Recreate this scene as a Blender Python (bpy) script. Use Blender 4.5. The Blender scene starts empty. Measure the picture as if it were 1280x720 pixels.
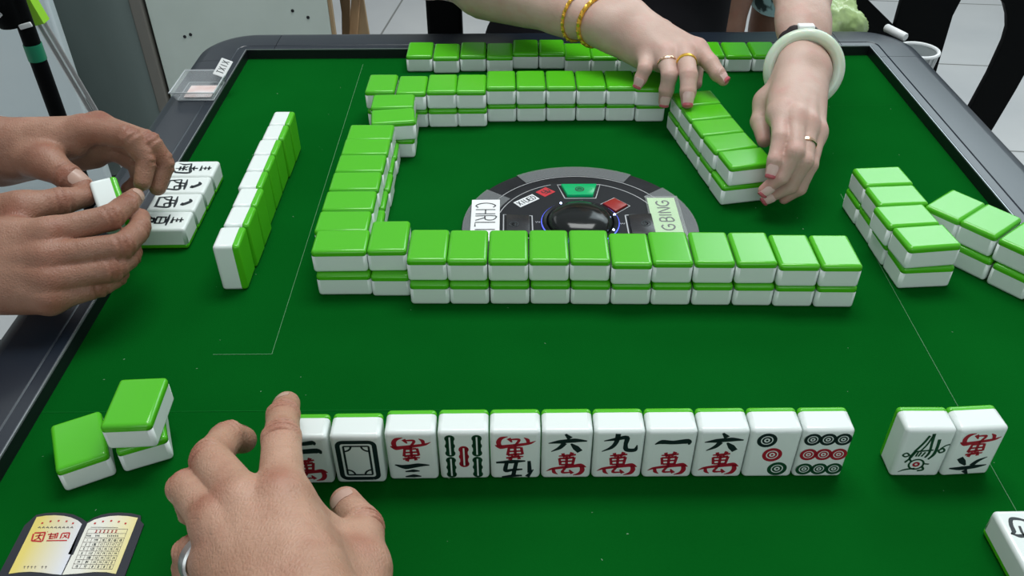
import bpy, bmesh, math, random
import numpy as np
from mathutils import Vector, Matrix, Euler
rnd = random.Random(7)
SC = bpy.context.scene
COL = SC.collection
PI = math.pi
B = 0.76                       # height of the felt above the floor

# ------------------------------------------------------------------ camera, light, exposure
cd = bpy.data.cameras.new('camera'); cam = bpy.data.objects.new('camera', cd); COL.objects.link(cam)
SC.camera = cam
PITCH, ROLL, HC, FPX = 0.6618, -0.0062, 0.4346, 1077.2
cd.sensor_fit = 'HORIZONTAL'; cd.sensor_width = 36.0; cd.lens = FPX / 1280 * 36.0
cd.clip_start = 0.01; cd.clip_end = 60
_f = Vector((0, math.cos(PITCH), -math.sin(PITCH))); _r = Vector((1, 0, 0)); _u = _r.cross(_f)
_r2 = math.cos(ROLL) * _r + math.sin(ROLL) * _u; _u2 = -math.sin(ROLL) * _r + math.cos(ROLL) * _u
cam.matrix_world = Matrix(((_r2.x, _u2.x, -_f.x, 0), (_r2.y, _u2.y, -_f.y, 0), (_r2.z, _u2.z, -_f.z, HC + B), (0, 0, 0, 1)))

w = bpy.data.worlds.new('room_light'); SC.world = w; w.use_nodes = True
w.node_tree.nodes['Background'].inputs[0].default_value = (0.90, 0.97, 1.0, 1)
w.node_tree.nodes['Background'].inputs[1].default_value = 0.46

def area(name, loc, target, sx, sy, power, color):
    l = bpy.data.lights.new(name, 'AREA'); l.shape = 'RECTANGLE'; l.size = sx; l.size_y = sy; l.energy = power; l.color = color
    o = bpy.data.objects.new(name, l); COL.objects.link(o); o.location = loc
    d = Vector(target) - Vector(loc); o.rotation_euler = d.to_track_quat('-Z', 'Y').to_euler(); return o
area('overhead_light', (0.22, 1.30, B + 1.95), (0.2, 1.0, B), 1.4, 0.7, 34, (0.97, 1.0, 0.99))
area('window_daylight', (2.28, 3.45, B + 1.98), (1.98, 0.6, B + 1.1), 2.8, 1.6, 48, (0.80, 0.95, 1.0))
area('overhead_light', (1.62, 3.15, B + 1.95), (1.62, 3.14, B), 1.0, 0.6, 4.5, (0.90, 0.98, 1.0))  # added lamp, strengthens the reflection on the near wall's right tile tops
area('ceiling_tube_light', (-2.0, 3.35, B + 1.95), (-2.0, 3.34, B), 0.5, 2.2, 6, (0.93, 0.98, 1.0))
area('front_fill_light', (0.3, -2.2, B + 1.25), (0.1, 0.6, B), 2.6, 1.3, 16, (0.90, 1.0, 1.0))  # unseen fill added behind the camera to lift faces turned towards it
vs = SC.view_settings
vs.view_transform = 'Standard'; vs.look = 'None'; vs.exposure = 0.0; vs.gamma = 1.0; vs.use_curve_mapping = False

# ------------------------------------------------------------------ materials
def lin(c):
    return tuple(((x / 255) / 12.92 if x / 255 <= 0.04045 else ((x / 255 + 0.055) / 1.055) ** 2.4) for x in c)
def srgb(*c): return lin(c) + (1.0,)
def mat(name, col, rough=0.5, metal=0.0, spec=0.5, **kw):
    m = bpy.data.materials.new(name); m.use_nodes = True
    b = m.node_tree.nodes['Principled BSDF']
    b.inputs['Base Color'].default_value = col if len(col) == 4 else tuple(col) + (1,)
    b.inputs['Roughness'].default_value = rough; b.inputs['Metallic'].default_value = metal
    b.inputs['Specular IOR Level'].default_value = spec
    for k, v in kw.items():
        b.inputs[k.replace('_', ' ')].default_value = v
    return m
def nodes(m): return m.node_tree.nodes, m.node_tree.links, m.node_tree.nodes['Principled BSDF']
def add_noise(m, scale, c1, c2, detail=4, coord='Object', stretch=(1, 1, 1), rough=None, bump=0.0, bump_dist=0.001, bump_scale=None):
    n, l, b = nodes(m)
    tc = n.new('ShaderNodeTexCoord'); mp = n.new('ShaderNodeMapping'); mp.inputs['Scale'].default_value = stretch
    l.new(tc.outputs[coord], mp.inputs[0])
    t = n.new('ShaderNodeTexNoise'); t.inputs['Scale'].default_value = scale; t.inputs['Detail'].default_value = detail
    l.new(mp.outputs[0], t.inputs['Vector'])
    r = n.new('ShaderNodeValToRGB'); r.color_ramp.elements[0].position = 0.3; r.color_ramp.elements[1].position = 0.7
    r.color_ramp.elements[0].color = c1; r.color_ramp.elements[1].color = c2
    l.new(t.outputs['Fac'], r.inputs[0]); l.new(r.outputs[0], b.inputs['Base Color'])
    if bump:
        t2 = n.new('ShaderNodeTexNoise'); t2.inputs['Scale'].default_value = bump_scale or scale; t2.inputs['Detail'].default_value = 3
        l.new(mp.outputs[0], t2.inputs['Vector'])
        bp = n.new('ShaderNodeBump'); bp.inputs['Strength'].default_value = bump; bp.inputs['Distance'].default_value = bump_dist
        l.new(t2.outputs['Fac'], bp.inputs['Height']); l.new(bp.outputs[0], b.inputs['Normal'])
    return m

M = {}
M['felt'] = add_noise(mat('green_felt', (0.002, 0.09, 0.010), 0.95, spec=0.0), 6, (0.0018, 0.080, 0.0085, 1), (0.0024, 0.096, 0.0105, 1), bump=0.35, bump_dist=0.0004, bump_scale=900)
M['rim'] = mat('charcoal_rim_plastic', (0.009, 0.015, 0.025), 0.30, spec=0.55)
M['rim_dark'] = mat('black_bezel', (0.006, 0.007, 0.010), 0.4, spec=0.4)
M['rim_highlight'] = mat('pale_highlight_strip', (0.30, 0.32, 0.34), 0.3, metal=0.6)  # pale colour stands for the highlight along the inner rim
M['seam'] = mat('seam_line', (0.006, 0.125, 0.018), 0.9, spec=0.0)
M['slot'] = mat('pale_slot_line', (0.07, 0.22, 0.09), 0.8)
M['tile_white'] = mat('tile_white', (0.77, 0.83, 0.805), 0.22, spec=0.5, Subsurface_Weight=0.0)
m = mat('tile_green', (0.078, 0.47, 0.012), 0.17, spec=0.5); M['tile_green'] = m
n, l, b = nodes(m)
tc = n.new('ShaderNodeTexCoord'); mp = n.new('ShaderNodeMapping'); mp.inputs['Rotation'].default_value = (0, 0, 0.6)
wv = n.new('ShaderNodeTexWave'); wv.wave_type = 'BANDS'; wv.inputs['Scale'].default_value = 260; wv.inputs['Distortion'].default_value = 9; wv.inputs['Detail'].default_value = 1.0; wv.inputs['Detail Scale'].default_value = 0.35
bp = n.new('ShaderNodeBump'); bp.inputs['Strength'].default_value = 0.05; bp.inputs['Distance'].default_value = 0.0002
l.new(tc.outputs['Object'], mp.inputs[0]); l.new(mp.outputs[0], wv.inputs['Vector']); l.new(wv.outputs['Fac'], bp.inputs['Height']); l.new(bp.outputs[0], b.inputs['Normal'])
M['ink_navy'] = mat('navy_black_ink', (0.004, 0.012, 0.016), 0.5)
M['ink_red'] = mat('crimson_ink', (0.36, 0.006, 0.025), 0.5)
M['ink_green'] = mat('dark_green_ink', (0.004, 0.055, 0.022), 0.5)
M['console'] = add_noise(mat('console_black', (0.010, 0.011, 0.014), 0.4, spec=0.22), 60, (0.005, 0.006, 0.008, 1), (0.011, 0.012, 0.016, 1))
M['console_grey'] = mat('console_charcoal', (0.011, 0.0125, 0.016), 0.45, spec=0.2)
M['silver'] = mat('silver_line', (0.55, 0.56, 0.58), 0.35, metal=0.5)
M['btn_green'] = mat('green_button', (0.0, 0.33, 0.11), 0.15, Emission_Color=(0.0, 0.5, 0.16, 1), Emission_Strength=0.18)
M['btn_red'] = mat('red_button', (0.30, 0.012, 0.008), 0.3)
M['btn_black'] = mat('black_button', (0.018, 0.019, 0.022), 0.25)
M['logo_red'] = mat('red_print', (0.50, 0.01, 0.02), 0.5)
M['print_white'] = mat('white_print', (0.75, 0.76, 0.78), 0.5)
M['blue_light'] = mat('blue_ring_light', (0.03, 0.05, 0.5), 0.3, Emission_Color=(0.12, 0.16, 1, 1), Emission_Strength=1.2)
M['led'] = mat('blue_white_led', (0.3, 0.4, 1), 0.3, Emission_Color=(0.5, 0.65, 1, 1), Emission_Strength=5)
M['smoke_glass'] = mat('smoked_dome', (0.008, 0.010, 0.010), 0.13, spec=0.3)
M['paper'] = mat('white_paper', (0.80, 0.82, 0.82), 0.6)
M['paper_green'] = mat('pale_green_paper', (0.55, 0.78, 0.45), 0.6)
M['pen'] = mat('pencil_grey', (0.06, 0.06, 0.07), 0.6)
def glassy(name, col, alpha, rough=0.12):
    m = mat(name, col, rough, spec=0.6); n, l, b = nodes(m)
    b.inputs['Alpha'].default_value = alpha
    return m
M['tape'] = glassy('clear_tape', (0.30, 0.32, 0.33), 0.30, 0.35)
M['clear'] = glassy('clear_plastic', (0.60, 0.64, 0.66), 0.26, 0.1)
M['clear_edge'] = glassy('clear_plastic_edge', (0.75, 0.79, 0.82), 0.62, 0.15)
M['floor'] = add_noise(mat('pale_floor_tile', (0.6, 0.6, 0.6), 0.45), 2.2, (0.50, 0.51, 0.52, 1), (0.60, 0.60, 0.60, 1), detail=6)
M['black_plastic'] = mat('black_plastic', (0.0018, 0.0024, 0.0028), 0.6, spec=0.08)
M['white_plastic'] = mat('white_plastic', (0.72, 0.74, 0.75), 0.35)
M['gold'] = mat('gold', (0.80, 0.47, 0.06), 0.30, metal=0.75)
M['rose_gold'] = mat('rose_gold', (0.75, 0.52, 0.36), 0.22, metal=1.0)
M['steel'] = mat('silver_metal', (0.66, 0.66, 0.66), 0.28, metal=0.8)
M['jade'] = add_noise(mat('jade', (0.6, 0.7, 0.55), 0.12, Subsurface_Weight=0.25), 28, (0.55, 0.66, 0.50, 1), (0.72, 0.76, 0.66, 1))

# ------------------------------------------------------------------ building helpers
def tag(o, label=None, cat=None, group=None, kind=None):
    if label: o['label'] = label
    if cat: o['category'] = cat
    if group: o['group'] = group
    if kind: o['kind'] = kind
    return o
def thing(name, loc, label, cat, group=None, rz=0.0):
    o = bpy.data.objects.new(name, None); COL.objects.link(o); o.location = loc; o.rotation_euler = (0, 0, rz); o.empty_display_size = 0.02
    return tag(o, label, cat, group)
def shade(me, ang=40):
    me.polygons.foreach_set('use_smooth', [True] * len(me.polygons))
    try: me.set_sharp_from_angle(angle=math.radians(ang))
    except Exception: pass
def shade_box(me):
    # rounded boxes: flat faces keep their true normals, only the rounded edges are smoothed
    me.polygons.foreach_set('use_smooth', [max(abs(p.normal.x), abs(p.normal.y), abs(p.normal.z)) < 0.9995 for p in me.polygons])
def link(name, me, m, parent=None, loc=None, label=None, smooth=40):
    if smooth == 'box': shade_box(me)
    elif smooth: shade(me, smooth)
    if m is not None:
        me.materials.clear(); me.materials.append(m)
    o = bpy.data.objects.new(name, me); COL.objects.link(o)
    if parent is not None: o.parent = parent
    if loc is not None: o.location = loc
    if label: o['label'] = label
    return o
def from_bm(bm, name):
    me = bpy.data.meshes.new(name); bmesh.ops.recalc_face_normals(bm, faces=bm.faces[:]); bm.to_mesh(me); bm.free(); return me
def rbox(sx, sy, sz, r=0.002, seg=3, c=(0, 0, 0)):
    bm = bmesh.new(); bmesh.ops.create_cube(bm, size=1)
    for v in bm.verts: v.co = Vector((v.co.x * sx, v.co.y * sy, v.co.z * sz))
    if r > 0: bmesh.ops.bevel(bm, geom=bm.edges[:], offset=r, segments=seg, profile=0.5, affect='EDGES')
    for v in bm.verts: v.co += Vector(c)
    return bm
def join(*bms):
    out = bmesh.new()
    for x in bms:
        t = bpy.data.meshes.new('t'); x.to_mesh(t); x.free(); out.from_mesh(t); bpy.data.meshes.remove(t)
    return out
def xf(bm, mtx):
    bmesh.ops.transform(bm, matrix=mtx, verts=bm.verts[:]); return bm
def prism(pts, z0, z1, holes=None):
    bm = bmesh.new()
    lo = [bm.verts.new((x, y, z0)) for x, y in pts]; hi = [bm.verts.new((x, y, z1)) for x, y in pts]
    bm.faces.new(hi); bm.faces.new(lo[::-1])
    k = len(pts)
    for i in range(k): bm.faces.new((lo[i], lo[(i + 1) % k], hi[(i + 1) % k], hi[i]))
    bmesh.ops.triangulate(bm, faces=[f for f in bm.faces if len(f.verts) > 4])
    return bm
def lathe(prof, seg=48, c=(0, 0, 0)):
    bm = bmesh.new(); rings = []
    for r, z in prof:
        rings.append([bm.verts.new((c[0] + r * math.cos(2 * PI * i / seg), c[1] + r * math.sin(2 * PI * i / seg), c[2] + z)) for i in range(seg)] if r > 1e-6 else [bm.verts.new((c[0], c[1], c[2] + z))])
    for a, b_ in zip(rings, rings[1:]):
        for i in range(seg):
            j = (i + 1) % seg
            if len(a) == 1 and len(b_) == 1: continue
            if len(a) == 1: bm.faces.new((a[0], b_[i], b_[j]))
            elif len(b_) == 1: bm.faces.new((a[i], a[j], b_[0]))
            else: bm.faces.new((a[i], a[j], b_[j], b_[i]))
    return bm
def catmull(P, n=6):
    P = [Vector(p) for p in P]
    if len(P) < 3: return [P[0].lerp(P[-1], i / n) for i in range(n + 1)]
    Q = [2 * P[0] - P[1]] + P + [2 * P[-1] - P[-2]]; out = []
    for i in range(1, len(Q) - 2):
        for j in range(n):
            t = j / n; a, b_, c, d = Q[i - 1], Q[i], Q[i + 1], Q[i + 2]
            out.append(0.5 * (2 * b_ + (c - a) * t + (2 * a - 5 * b_ + 4 * c - d) * t * t + (3 * b_ - a - 3 * c + d) * t ** 3))
    out.append(P[-1]); return out
def tube(pts, rad, seg=12, closed=False, flat=None):
    pts = [Vector(p) for p in pts]; k = len(pts); bm = bmesh.new(); rings = []
    rad = rad if isinstance(rad, (list, tuple)) else [rad] * k
    up = None
    for i, p in enumerate(pts):
        if closed: t = pts[(i + 1) % k] - pts[i - 1]
        else: t = pts[min(i + 1, k - 1)] - pts[max(i - 1, 0)]
        t.normalize()
        if up is None: up = t.orthogonal().normalized() if flat is None else (Vector(flat) - t * t.dot(Vector(flat))).normalized()
        else:
            up = (up - t * t.dot(up)).normalized()
        s = t.cross(up)
        rings.append([bm.verts.new(p + rad[i] * (math.cos(2 * PI * q / seg) * up + math.sin(2 * PI * q / seg) * s)) for q in range(seg)])
    for i in range(k if closed else k - 1):
        a, b_ = rings[i], rings[(i + 1) % k]
        for q in range(seg): bm.faces.new((a[q], a[(q + 1) % seg], b_[(q + 1) % seg], b_[q]))
    if not closed:
        bm.faces.new(rings[0][::-1]); bm.faces.new(rings[-1])
    return bm
def stroke(bm, pts, wid, z=0.0, n=6, sc=0.001):
    """brush stroke: a tapered flat ribbon through pts (millimetres)"""
    P = catmull([Vector((p[0], p[1], 0)) for p in pts], n); k = len(P)
    if not isinstance(wid, (list, tuple)): wid = [wid, wid]
    L = []
    for i, p in enumerate(P):
        t = P[min(i + 1, k - 1)] - P[max(i - 1, 0)]
        if t.length < 1e-9: t = Vector((1, 0, 0))
        t.normalize(); nn = Vector((-t.y, t.x, 0)); f = i / (k - 1) * (len(wid) - 1); a = min(int(f), len(wid) - 2)
        ww = wid[a] + (wid[a + 1] - wid[a]) * (f - a)
        L.append((bm.verts.new(((p + nn * ww / 2) * sc) + Vector((0, 0, z))), bm.verts.new(((p - nn * ww / 2) * sc) + Vector((0, 0, z)))))
    for a, b_ in zip(L, L[1:]): bm.faces.new((a[0], a[1], b_[1], b_[0]))
def ring2(bm, cx, cy, r0, r1, z=0.0, seg=28, sc=0.001):
    o = []
    for i in range(seg):
        a = 2 * PI * i / seg
        o.append((bm.verts.new(((cx + r1 * math.cos(a)) * sc, (cy + r1 * math.sin(a)) * sc, z)), bm.verts.new(((cx + r0 * math.cos(a)) * sc, (cy + r0 * math.sin(a)) * sc, z))))
    for i in range(seg):
        j = (i + 1) % seg; bm.faces.new((o[i][1], o[i][0], o[j][0], o[j][1]))
def poly2(bm, pts, z=0.0, sc=0.001):
    vs_ = [bm.verts.new((x * sc, y * sc, z)) for x, y in pts]; f = bm.faces.new(vs_)
    if len(pts) > 4: bmesh.ops.triangulate(bm, faces=[f])

# ------------------------------------------------------------------ floor and far panels
tag(link('floor', from_bm(xf(rbox(9, 8, 0.04, 0), Matrix.Translation((0.2, 2.2, -0.02))), 'floor'), M['floor']), 'pale grey tiled floor', None, None, 'structure')
n, l, b = nodes(M['floor'])
br = n.new('ShaderNodeTexBrick'); br.offset = 0.0; br.inputs['Scale'].default_value = 1.0; br.inputs['Mortar Size'].default_value = 0.004
br.inputs['Brick Width'].default_value = 0.6; br.inputs['Row Height'].default_value = 0.6; br.inputs['Mortar'].default_value = (0.22, 0.22, 0.21, 1)
tc = n.new('ShaderNodeTexCoord'); mp = n.new('ShaderNodeMapping'); mp.inputs['Rotation'].default_value = (0, 0, 0.12); mp.inputs['Location'].default_value = (0.23, 0.1, 0)
src = b.inputs['Base Color'].links[0].from_socket
l.new(tc.outputs['Object'], mp.inputs[0]); l.new(mp.outputs[0], br.inputs['Vector']); l.new(src, br.inputs['Color1']); l.new(src, br.inputs['Color2']); l.new(br.outputs['Color'], b.inputs['Base Color'])
# ------------------------------------------------------------------ the mahjong table
TCX, TCY, TH = 0.059, 0.6402, 0.3872      # centre and half width of the felt
tb = thing('mahjong_table', (TCX, TCY, 0), 'square mahjong table with green felt playing field and charcoal rounded rim', 'table')
def tloc(bm): return xf(bm, Matrix.Translation((-TCX, -TCY, B)))
PROF = [(0.0, -0.002), (0.0, 0.0112), (0.0012, 0.0125), (0.0085, 0.0128), (0.0092, 0.0120), (0.0102, 0.0120), (0.011, 0.0128), (0.0112, 0.0129), (0.044, 0.0124), (0.0445, 0.0123), (0.050, 0.0112), (0.0555, 0.0085), (0.0600, 0.003), (0.0620, -0.006), (0.0620, -0.045), (0.05, -0.055)]
def sweep(stations):
    bm = bmesh.new(); rows = []
    for fn in stations:
        rows.append([bm.verts.new((*fn(d), z)) for d, z in PROF])
    for a, b_ in zip(rows, rows[1:]):
        for i in range(len(PROF) - 1): bm.faces.new((a[i], a[i + 1], b_[i + 1], b_[i]))
    bmesh.ops.remove_doubles(bm, verts=bm.verts[:], dist=1e-5)
    return bm
def side_pt(q, s):                      # side q, signed distance s along it
    def fn(d):
        x, y = s, -(TH + d); a = q * PI / 2
        return (TCX + x * math.cos(a) - y * math.sin(a), TCY + x * math.sin(a) + y * math.cos(a))
    return fn
def corner_pt(q, k):                    # corner after side q; k 0..1 round the arc
    def fn(d):
        r = d * 1.12; cx = TH + d - r; a = -PI / 2 + k * PI / 2
        x, y = cx + r * math.cos(a), -cx + r * math.sin(a); a2 = q * PI / 2
        return (TCX + x * math.cos(a2) - y * math.sin(a2), TCY + x * math.sin(a2) + y * math.cos(a2))
    return fn
E0 = TH - 0.035; G = 0.0006
for q in range(4):
    link('rim_rail', from_bm(tloc(sweep([side_pt(q, -E0 + i * (2 * E0) / 8) for i in range(9)])), 'rim_rail'), M['rim'], tb, smooth=24)
    st = [side_pt(q, E0 + G)] + [corner_pt(q, k / 12) for k in range(13)] + [side_pt((q + 1) % 4, -E0 - G)]
    link('rim_corner', from_bm(tloc(sweep(st)), 'rim_corner'), M['rim'], tb, smooth=24)
# black inner lip of the sunken field; edge highlight put in as a pale strip
def frame(h0, h1, z0, z1):
    bm = bmesh.new()
    for q in range(4):
        P = []
        for (h, z) in ((h0, z0), (h1, z0), (h1, z1), (h0, z1)):
            for s in (-1, 1):
                x, y = s * h, -h; a = q * PI / 2
                P.append(bm.verts.new((TCX + x * math.cos(a) - y * math.sin(a), TCY + x * math.sin(a) + y * math.cos(a), z)))
        for i in range(4):
            j = (i + 1) % 4; bm.faces.new((P[2 * i], P[2 * i + 1], P[2 * j + 1], P[2 * j]))
    return bm
link('inner_lip', from_bm(tloc(frame(TH - 0.0006, TH + 0.0004, -0.003, 0.0112)), 'inner_lip'), M['rim_dark'], tb)
link('edge_highlight', from_bm(tloc(frame(TH - 0.0003, TH + 0.0007, 0.0112, 0.0124)), 'edge_highlight'), M['rim_highlight'], tb, label='thin pale strip drawn as the highlight of the inner edge')
link('felt', from_bm(tloc(rbox(2 * TH, 2 * TH, 0.01, 0, c=(TCX, TCY, -0.005))), 'felt'), M['felt'], tb, label='green felt playing field')
link('apron', from_bm(tloc(rbox(0.86, 0.86, 0.10, 0.02, 3, c=(TCX, TCY, -0.0605))), 'apron'), M['rim_dark'], tb)
link('pedestal', from_bm(tloc(rbox(0.42, 0.42, 0.60, 0.03, 3, c=(TCX, TCY, -0.40))), 'pedestal'), M['rim_dark'], tb)
link('foot_plate', from_bm(tloc(rbox(0.62, 0.62, 0.06, 0.02, 3, c=(TCX, TCY, -0.73))), 'foot_plate'), M['rim_dark'], tb)
def lines(name, segs, wd, m, lab=None):
    bm = bmesh.new()
    for p in segs: stroke(bm, [(x * 1000, y * 1000) for x, y in p], wd, 0.00025, n=2)
    return link(name, from_bm(tloc(bm), name), m, tb, smooth=0, label=lab)
lines('slot_line', [[(-0.182, 1.008), (-0.180, 0.479)], [(-0.180, 0.479), (-0.224, 0.479)]], 0.5, M['slot'])
lines('slot_line', [[(0.313, 0.70), (0.3095, 0.43), (0.3085, 0.30)]], 0.45, M['slot'])
lines('seam', [[(0.350, 0.8875), (0.435, 0.8878)], [(-0.327, 0.4205), (-0.05, 0.4205)]], 0.6, M['seam'])
bm = bmesh.new()
for _ in range(90):
    x, y = rnd.uniform(-.31, .43), rnd.uniform(.27, 1.0); a = rnd.uniform(0, PI); L_ = rnd.uniform(.3, 1.6)
    stroke(bm, [(x * 1000, y * 1000), (x * 1000 + L_ * math.cos(a), y * 1000 + L_ * math.sin(a))], rnd.uniform(.3, .7), 0.0002, n=1)
tag(link('lint', from_bm(tloc(bm), 'lint'), mat('lint_fibre', (0.16, 0.30, 0.17), 0.9), tb, smooth=0), kind='stuff')
# pull-out tray at the far right corner, outside the rim
link('side_tray', from_bm(tloc(rbox(0.18, 0.20, 0.012, 0.004, 2, c=(0.495, 1.110, -0.088))), 'side_tray'), M['rim_dark'], tb)

# round console set into the middle of the felt
CX, CY = 0.0612, 0.643
co = thing('dice_console', (CX, CY, B), 'round black dice console with dome and coloured buttons in the middle of the felt', 'dice console')
link('base_disc', from_bm(lathe([(0, 0.0002), (0.1058, 0.0002), (0.1064, 0.0010), (0.1050, 0.0028), (0.0, 0.0030)], 96), 'base_disc'), M['console'], co)
def arcpts(r, a0, a1, n=40): return [(r * math.cos(math.radians(a0 + (a1 - a0) * i / n)), r * math.sin(math.radians(a0 + (a1 - a0) * i / n))) for i in range(n + 1)]
bm = bmesh.new()
ring2(bm, 0, 0, 86.8, 87.6, 0.0033, 96)
for q in range(4):
    pa = arcpts(75.5, 18 + 90 * q, 72 + 90 * q, 24)
    stroke(bm, [(x, y) for x, y in pa], 0.8, 0.0033, n=1)
link('trim_line', from_bm(bm, 'trim_line'), M['silver'], co, smooth=0)
def plate(pts, h, m, name, z0=0.003, bev=0.0009, lab=None, rot=0):
    bm = prism([(x / 1000, y / 1000) for x, y in pts], z0, z0 + h)
    top = [e for e in bm.edges if all(v.co.z > z0 + h - 1e-6 for v in e.verts)]
    if bev: bmesh.ops.bevel(bm, geom=top, offset=bev, segments=2, profile=.5, affect='EDGES')
    if rot: xf(bm, Matrix.Rotation(rot, 4, 'Z'))
    return link(name, from_bm(bm, name), m, co, label=lab)
def rrect(w_, h_, r, n=5):
    out = []
    for sx, sy, a0 in ((1, -1, -90), (1, 1, 0), (-1, 1, 90), (-1, -1, 180)):
        for i in range(n + 1):
            a = math.radians(a0 + 90 * i / n); out.append((sx * (w_ / 2 - r) + r * math.cos(a), sy * (h_ / 2 - r) + r * math.sin(a)))
    return out
def outline(pts, wd, name, m, z=0.0034, rot=0):
    bm = bmesh.new(); k = len(pts)
    stroke(bm, list(pts) + [pts[0]], wd, z, n=1)
    if rot: xf(bm, Matrix.Rotation(rot, 4, 'Z'))
    return link(name, from_bm(bm, name), m, co, smooth=0)
plate(rrect(150, 150, 62, 10), 0.0004, M['console_grey'], 'inner_plate', 0.0028, 0)
def trap(w0, w1, y0, y1): return [(-w0, y0), (w0, y0), (w1, y1), (-w1, y1)]
for q, mm, lab in ((0, 'btn_green', 'lit green button'), (1, 'btn_black', 'black button beside the left name card'), (3, 'btn_black', 'black button beside the right name card'), (2, 'btn_black', None)):
    rot = q * PI / 2
    dx = 3.5 if q == 0 else 0
    btn = plate([(x + dx, y) for x, y in (trap(12, 17, 49.5, 69.5) if q == 0 else trap(15, 17, 45, 66))], 0.003, M[mm], 'button', lab=lab, rot=rot)
    o_ = outline([(x + dx, y) for x, y in (trap(14.5, 20.5, 47, 71.5) if q == 0 else trap(17.6, 20, 42.5, 68.5))], 1.2, 'button_outline', M['silver'], rot=rot)
    bm = bmesh.new()
    for cx_, cy_, r_ in ((dx, 59, 4.4), (dx, 59, 2.0)): ring2(bm, cx_, cy_, r_ - 1.0, r_, 0.0062, 20)
    stroke(bm, [(dx - 3, 57), (dx, 61), (dx + 3, 57)], 0.8, 0.0062)
    xf(bm, Matrix.Rotation(rot, 4, 'Z')); link('button_icon', from_bm(bm, 'button_icon'), M['ink_navy'], co, smooth=0)
plate([(23.4, 36), (35.2, 45.2), (46.2, 33.5), (34.2, 22.4)], 0.0022, M['btn_red'], 'diamond_button', lab='red diamond button')
outline([(21.2, 36), (35.2, 47.4), (48.6, 33.2), (34.2, 19.8)], 0.9, 'diamond_outline', M['silver'])
plate([(-38.2, 58.5), (-28.5, 67.6), (-19.4, 59), (-29.6, 50)], 0.0002, M['logo_red'], 'red_emblem', 0.0032, 0)
bm = bmesh.new()
for p in ([(-33, 60), (-31, 57), (-28.5, 59.5), (-31, 62)], [(-29, 55), (-26.5, 58), (-28.5, 61)], [(-26.5, 63), (-24.5, 60.5), (-26, 58), (-23, 58.5)]): stroke(bm, p, 1.0, 0.0036)
link('emblem_mark', from_bm(bm, 'emblem_mark'), M['ink_navy'], co, smooth=0)
# white lettering block of the maker's mark: a leaning parallelogram with letters cut dark
lg = plate([(-59.5, 40.5), (-41.5, 55), (-34.8, 46.8), (-52.8, 32)], 0.0002, M['print_white'], 'logo_block', 0.0032, 0)
ax = Vector((18.0, 14.5)); ay = Vector((6.7, -8.3)); o0 = Vector((-59.5, 40.5))
def lgp(u, v): p = o0 + ax * u + ay * v; return (p.x, p.y)
LET = {'X': [[(0, 0), (1, 1)], [(1, 0), (0, 1)]], 'I': [[(.5, 0), (.5, 1)]], 'U': [[(0, 0), (0, .8), (.5, 1), (1, .8), (1, 0)]], 'E': [[(1, 0), (0, 0), (0, 1), (1, 1)], [(0, .5), (.8, .5)]], 'D': [[(0, 0), (0, 1), (.7, .95), (1, .5), (.7, .05), (0, 0)]],
       'C': [[(1, .12), (.6, 0), (.15, .2), (0, .5), (.15, .8), (.6, 1), (1, .88)]], 'H': [[(0, 0), (0, 1)], [(1, 0), (1, 1)], [(0, .5), (1, .5)]], 'R': [[(0, 1), (0, 0), (.75, .05), (.95, .27), (.75, .5), (0, .52)], [(.4, .52), (1, 1)]], 'L': [[(0, 0), (0, 1), (1, 1)]],
       'G': [[(1, .14), (.6, 0), (.12, .2), (0, .5), (.12, .82), (.6, 1), (1, .86), (1, .55), (.55, .55)]], 'B': [[(0, 0), (0, 1), (.7, 1), (1, .77), (.7, .52), (0, .5)], [(0, 0), (.65, 0), (.9, .25), (.65, .5)]], 'N': [[(0, 1), (0, 0), (1, 1), (1, 0)]], 'T': [[(0, 0), (1, 0)], [(.5, 0), (.5, 1)]]}
bm = bmesh.new()
for i, ch in enumerate('XIUED'):
    for s in LET[ch]: stroke(bm, [lgp(0.07 + i * 0.18 + 0.14 * x, 0.2 + 0.6 * y) for x, y in s], 0.9, 0.0036, n=1)
link('logo_letters', from_bm(bm, 'logo_letters'), M['ink_navy'], co, smooth=0)
for cx_, cy_ in ((3, 42.2), (-37.5, 7), (38.5, 3.5)):
    bm = bmesh.new(); stroke(bm, [(cx_ - 2, cy_ + 1), (cx_ - 1.2, cy_ - 1), (cx_, cy_ + 1), (cx_ + 1.2, cy_ - 1), (cx_ + 2, cy_ + 1)], 0.7, 0.0036, n=1)
    link('small_print', from_bm(bm, 'small_print'), M['silver'], co, smooth=0)
dr = link('dome_ring', from_bm(lathe([(0.0345, 0.003), (0.0345, 0.0062), (0.0325, 0.0078), (0.0305, 0.0066), (0.0300, 0.003)], 64), 'dome_ring'), M['console'], co, loc=(0.0005, 0.004, 0))
link('light_ring', from_bm(lathe([(0.0346, 0.0045), (0.0352, 0.005), (0.0352, 0.0056), (0.0340, 0.0064)], 64), 'light_ring'), M['blue_light'], dr, label='thin blue light ring round the dome')
link('dice_dome', from_bm(lathe([(0.0300, 0.003), (0.0285, 0.0085), (0.0245, 0.0120), (0.017, 0.0145), (0.008, 0.0158), (0, 0.0160)], 48), 'dice_dome'), M['smoke_glass'], co, loc=(0.0005, 0.004, 0), label='smoked clear dome over the dice')
for a in (120, -30, -62, 15):
    link('led', from_bm(lathe([(0, .0088), (.0008, .0084), (.0012, .0072), (0, .0068)], 10), 'led'), M['led'], dr, loc=(0.0325 * math.cos(math.radians(a)), 0.0325 * math.sin(math.radians(a)), 0))
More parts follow.
